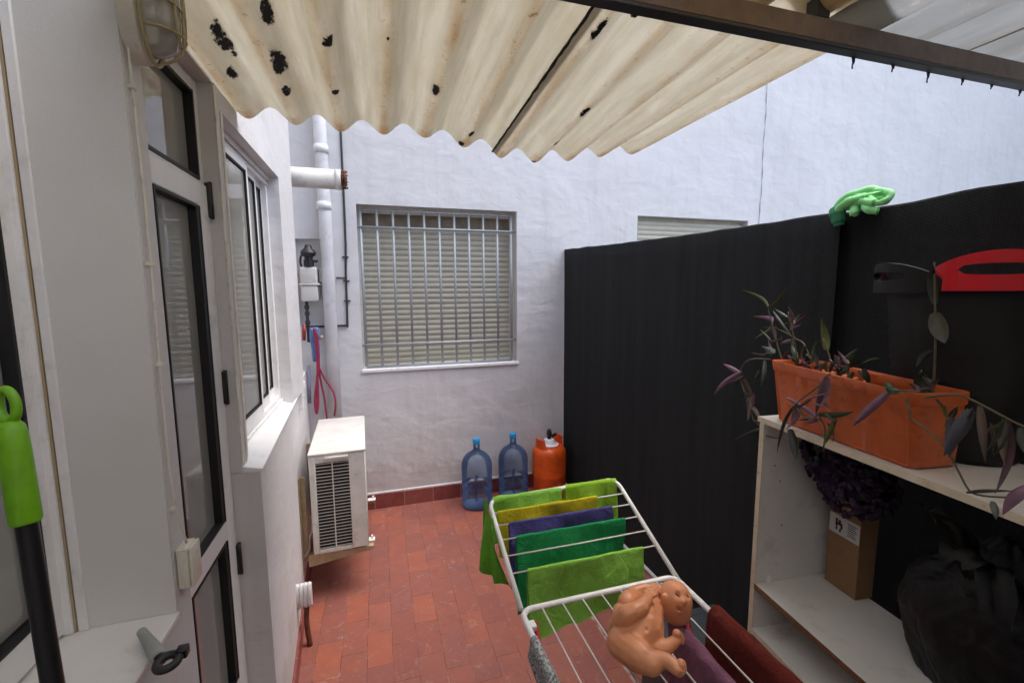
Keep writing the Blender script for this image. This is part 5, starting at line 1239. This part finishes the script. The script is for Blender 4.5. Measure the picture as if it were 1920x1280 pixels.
# ------------------------------------------------------------------ near left things
br_ = thing('broom', (-.19, .35, 0), 'black broom pole with lime green hanging grip at the left edge', 'broom')
T0 = V((-.406, .633, 1.772)); TD = V((.04, -.053, -.332)).normalized(); TS = CR
bm = BM(); c0 = T0+TD*.018
tube(bm, [c0+TS*(.0100*math.cos(2*math.pi*k/28))+TD*(.018*math.sin(2*math.pi*k/28)) for k in range(28)], .0048, 12, closed=True)
pts = [T0+TD*s_ for s_ in (.036, .042, .052, .07, .11, .148, .152)]; tube(bm, pts, [.008, .0118, .0132, .0136, .0138, .0138, .0125], 24)
obj('grip', bm, M['grip'], br_, 60)
bm = BM(); foot = T0+TD*((1.775-.12)/-TD.z)
tube(bm, [T0+TD*.10, foot], .0097, 20); obj('pole', bm, M['pole'], br_, 60)
bm = BM(); box(bm, foot.x-.13, foot.x+.13, foot.y-.02, foot.y+.02, .09, .125, .008); obj('head', bm, M['grip'], br_, 40)
bm = BM(); random.seed(2)
for k in range(90):
    x = foot.x-.12+.24*random.random(); y = foot.y-.015+.03*random.random(); tube(bm, [(x, y, .0905), (x+(x-foot.x)*.15, y+random.uniform(-.01, .01), .002)], .0022, 4)
obj('bristles', bm, M['bristle'], br_)
cl = thing('spring_clamp', (-.46, 1.0, 1.141), 'grey ribbed spring clamp with black jaw lying on the corner of the near ledge', 'clamp')
bm = BM(); A0, A1 = V((-.513, 1.066, 1.158)), V((-.440, .968, 1.160)); pts = []; rr = []
for k in range(26):
    t = k/25; pts.append(A0.lerp(A1, t)); rr.append((.0085+.006*t)*(1+.08*math.sin(k*2.2)))
tube(bm, pts, rr, 14); obj('handle', bm, M['grey_pl'], cl, 60)
bm = BM(); B0 = V((-.420, .948, 1.160))
tube(bm, [B0+V((-.0 + .017*math.cos(a), .019*math.sin(a), .004)) for a in [2*math.pi*k/24 for k in range(24)]], .0080, 10, closed=True)
tube(bm, [A1, B0+V((-.02, .014, 0))], .012, 10); box(bm, -.412, -.392, .958, .978, 1.155, 1.175, .003); obj('jaw', bm, M['black'], cl, 60)

# ------------------------------------------------------------------ light, sky, camera
w = bpy.data.worlds.new('World'); S.world = w; w.use_nodes = True
nt = w.node_tree; bgn = nt.nodes['Background']
sky = nt.nodes.new('ShaderNodeTexSky'); sky.sky_type = 'NISHITA'; sky.sun_disc = False
EL, AZ = R(68), R(85)
sky.sun_elevation = EL; sky.sun_rotation = AZ; sky.dust_density = 3.0; sky.air_density = 1.0
nt.links.new(sky.outputs[0], bgn.inputs[0]); bgn.inputs[1].default_value = .13
sl = bpy.data.lights.new('sun', 'SUN'); sl.energy = 1.2; sl.angle = R(75); sl.color = (1, .96, .90)
so = link(bpy.data.objects.new('sun', sl))
sd = V((math.sin(AZ)*math.cos(EL), math.cos(AZ)*math.cos(EL), math.sin(EL)))
so.rotation_euler = (-sd).to_track_quat('-Z', 'Y').to_euler(); so.location = (0, 0, 8)
cam = bpy.data.cameras.new('camera'); cam.sensor_width = 36; cam.lens = 36*831/1920; cam.clip_start = .02; cam.clip_end = 200
co = link(bpy.data.objects.new('camera', cam))
co.matrix_world = CAMM
S.camera = co
S.view_settings.view_transform = 'Standard'; S.view_settings.look = 'None'; S.view_settings.exposure = EXPO; S.view_settings.gamma = 1
S.cycles.max_bounces = 10; S.cycles.transparent_max_bounces = 16; S.cycles.diffuse_bounces = 6
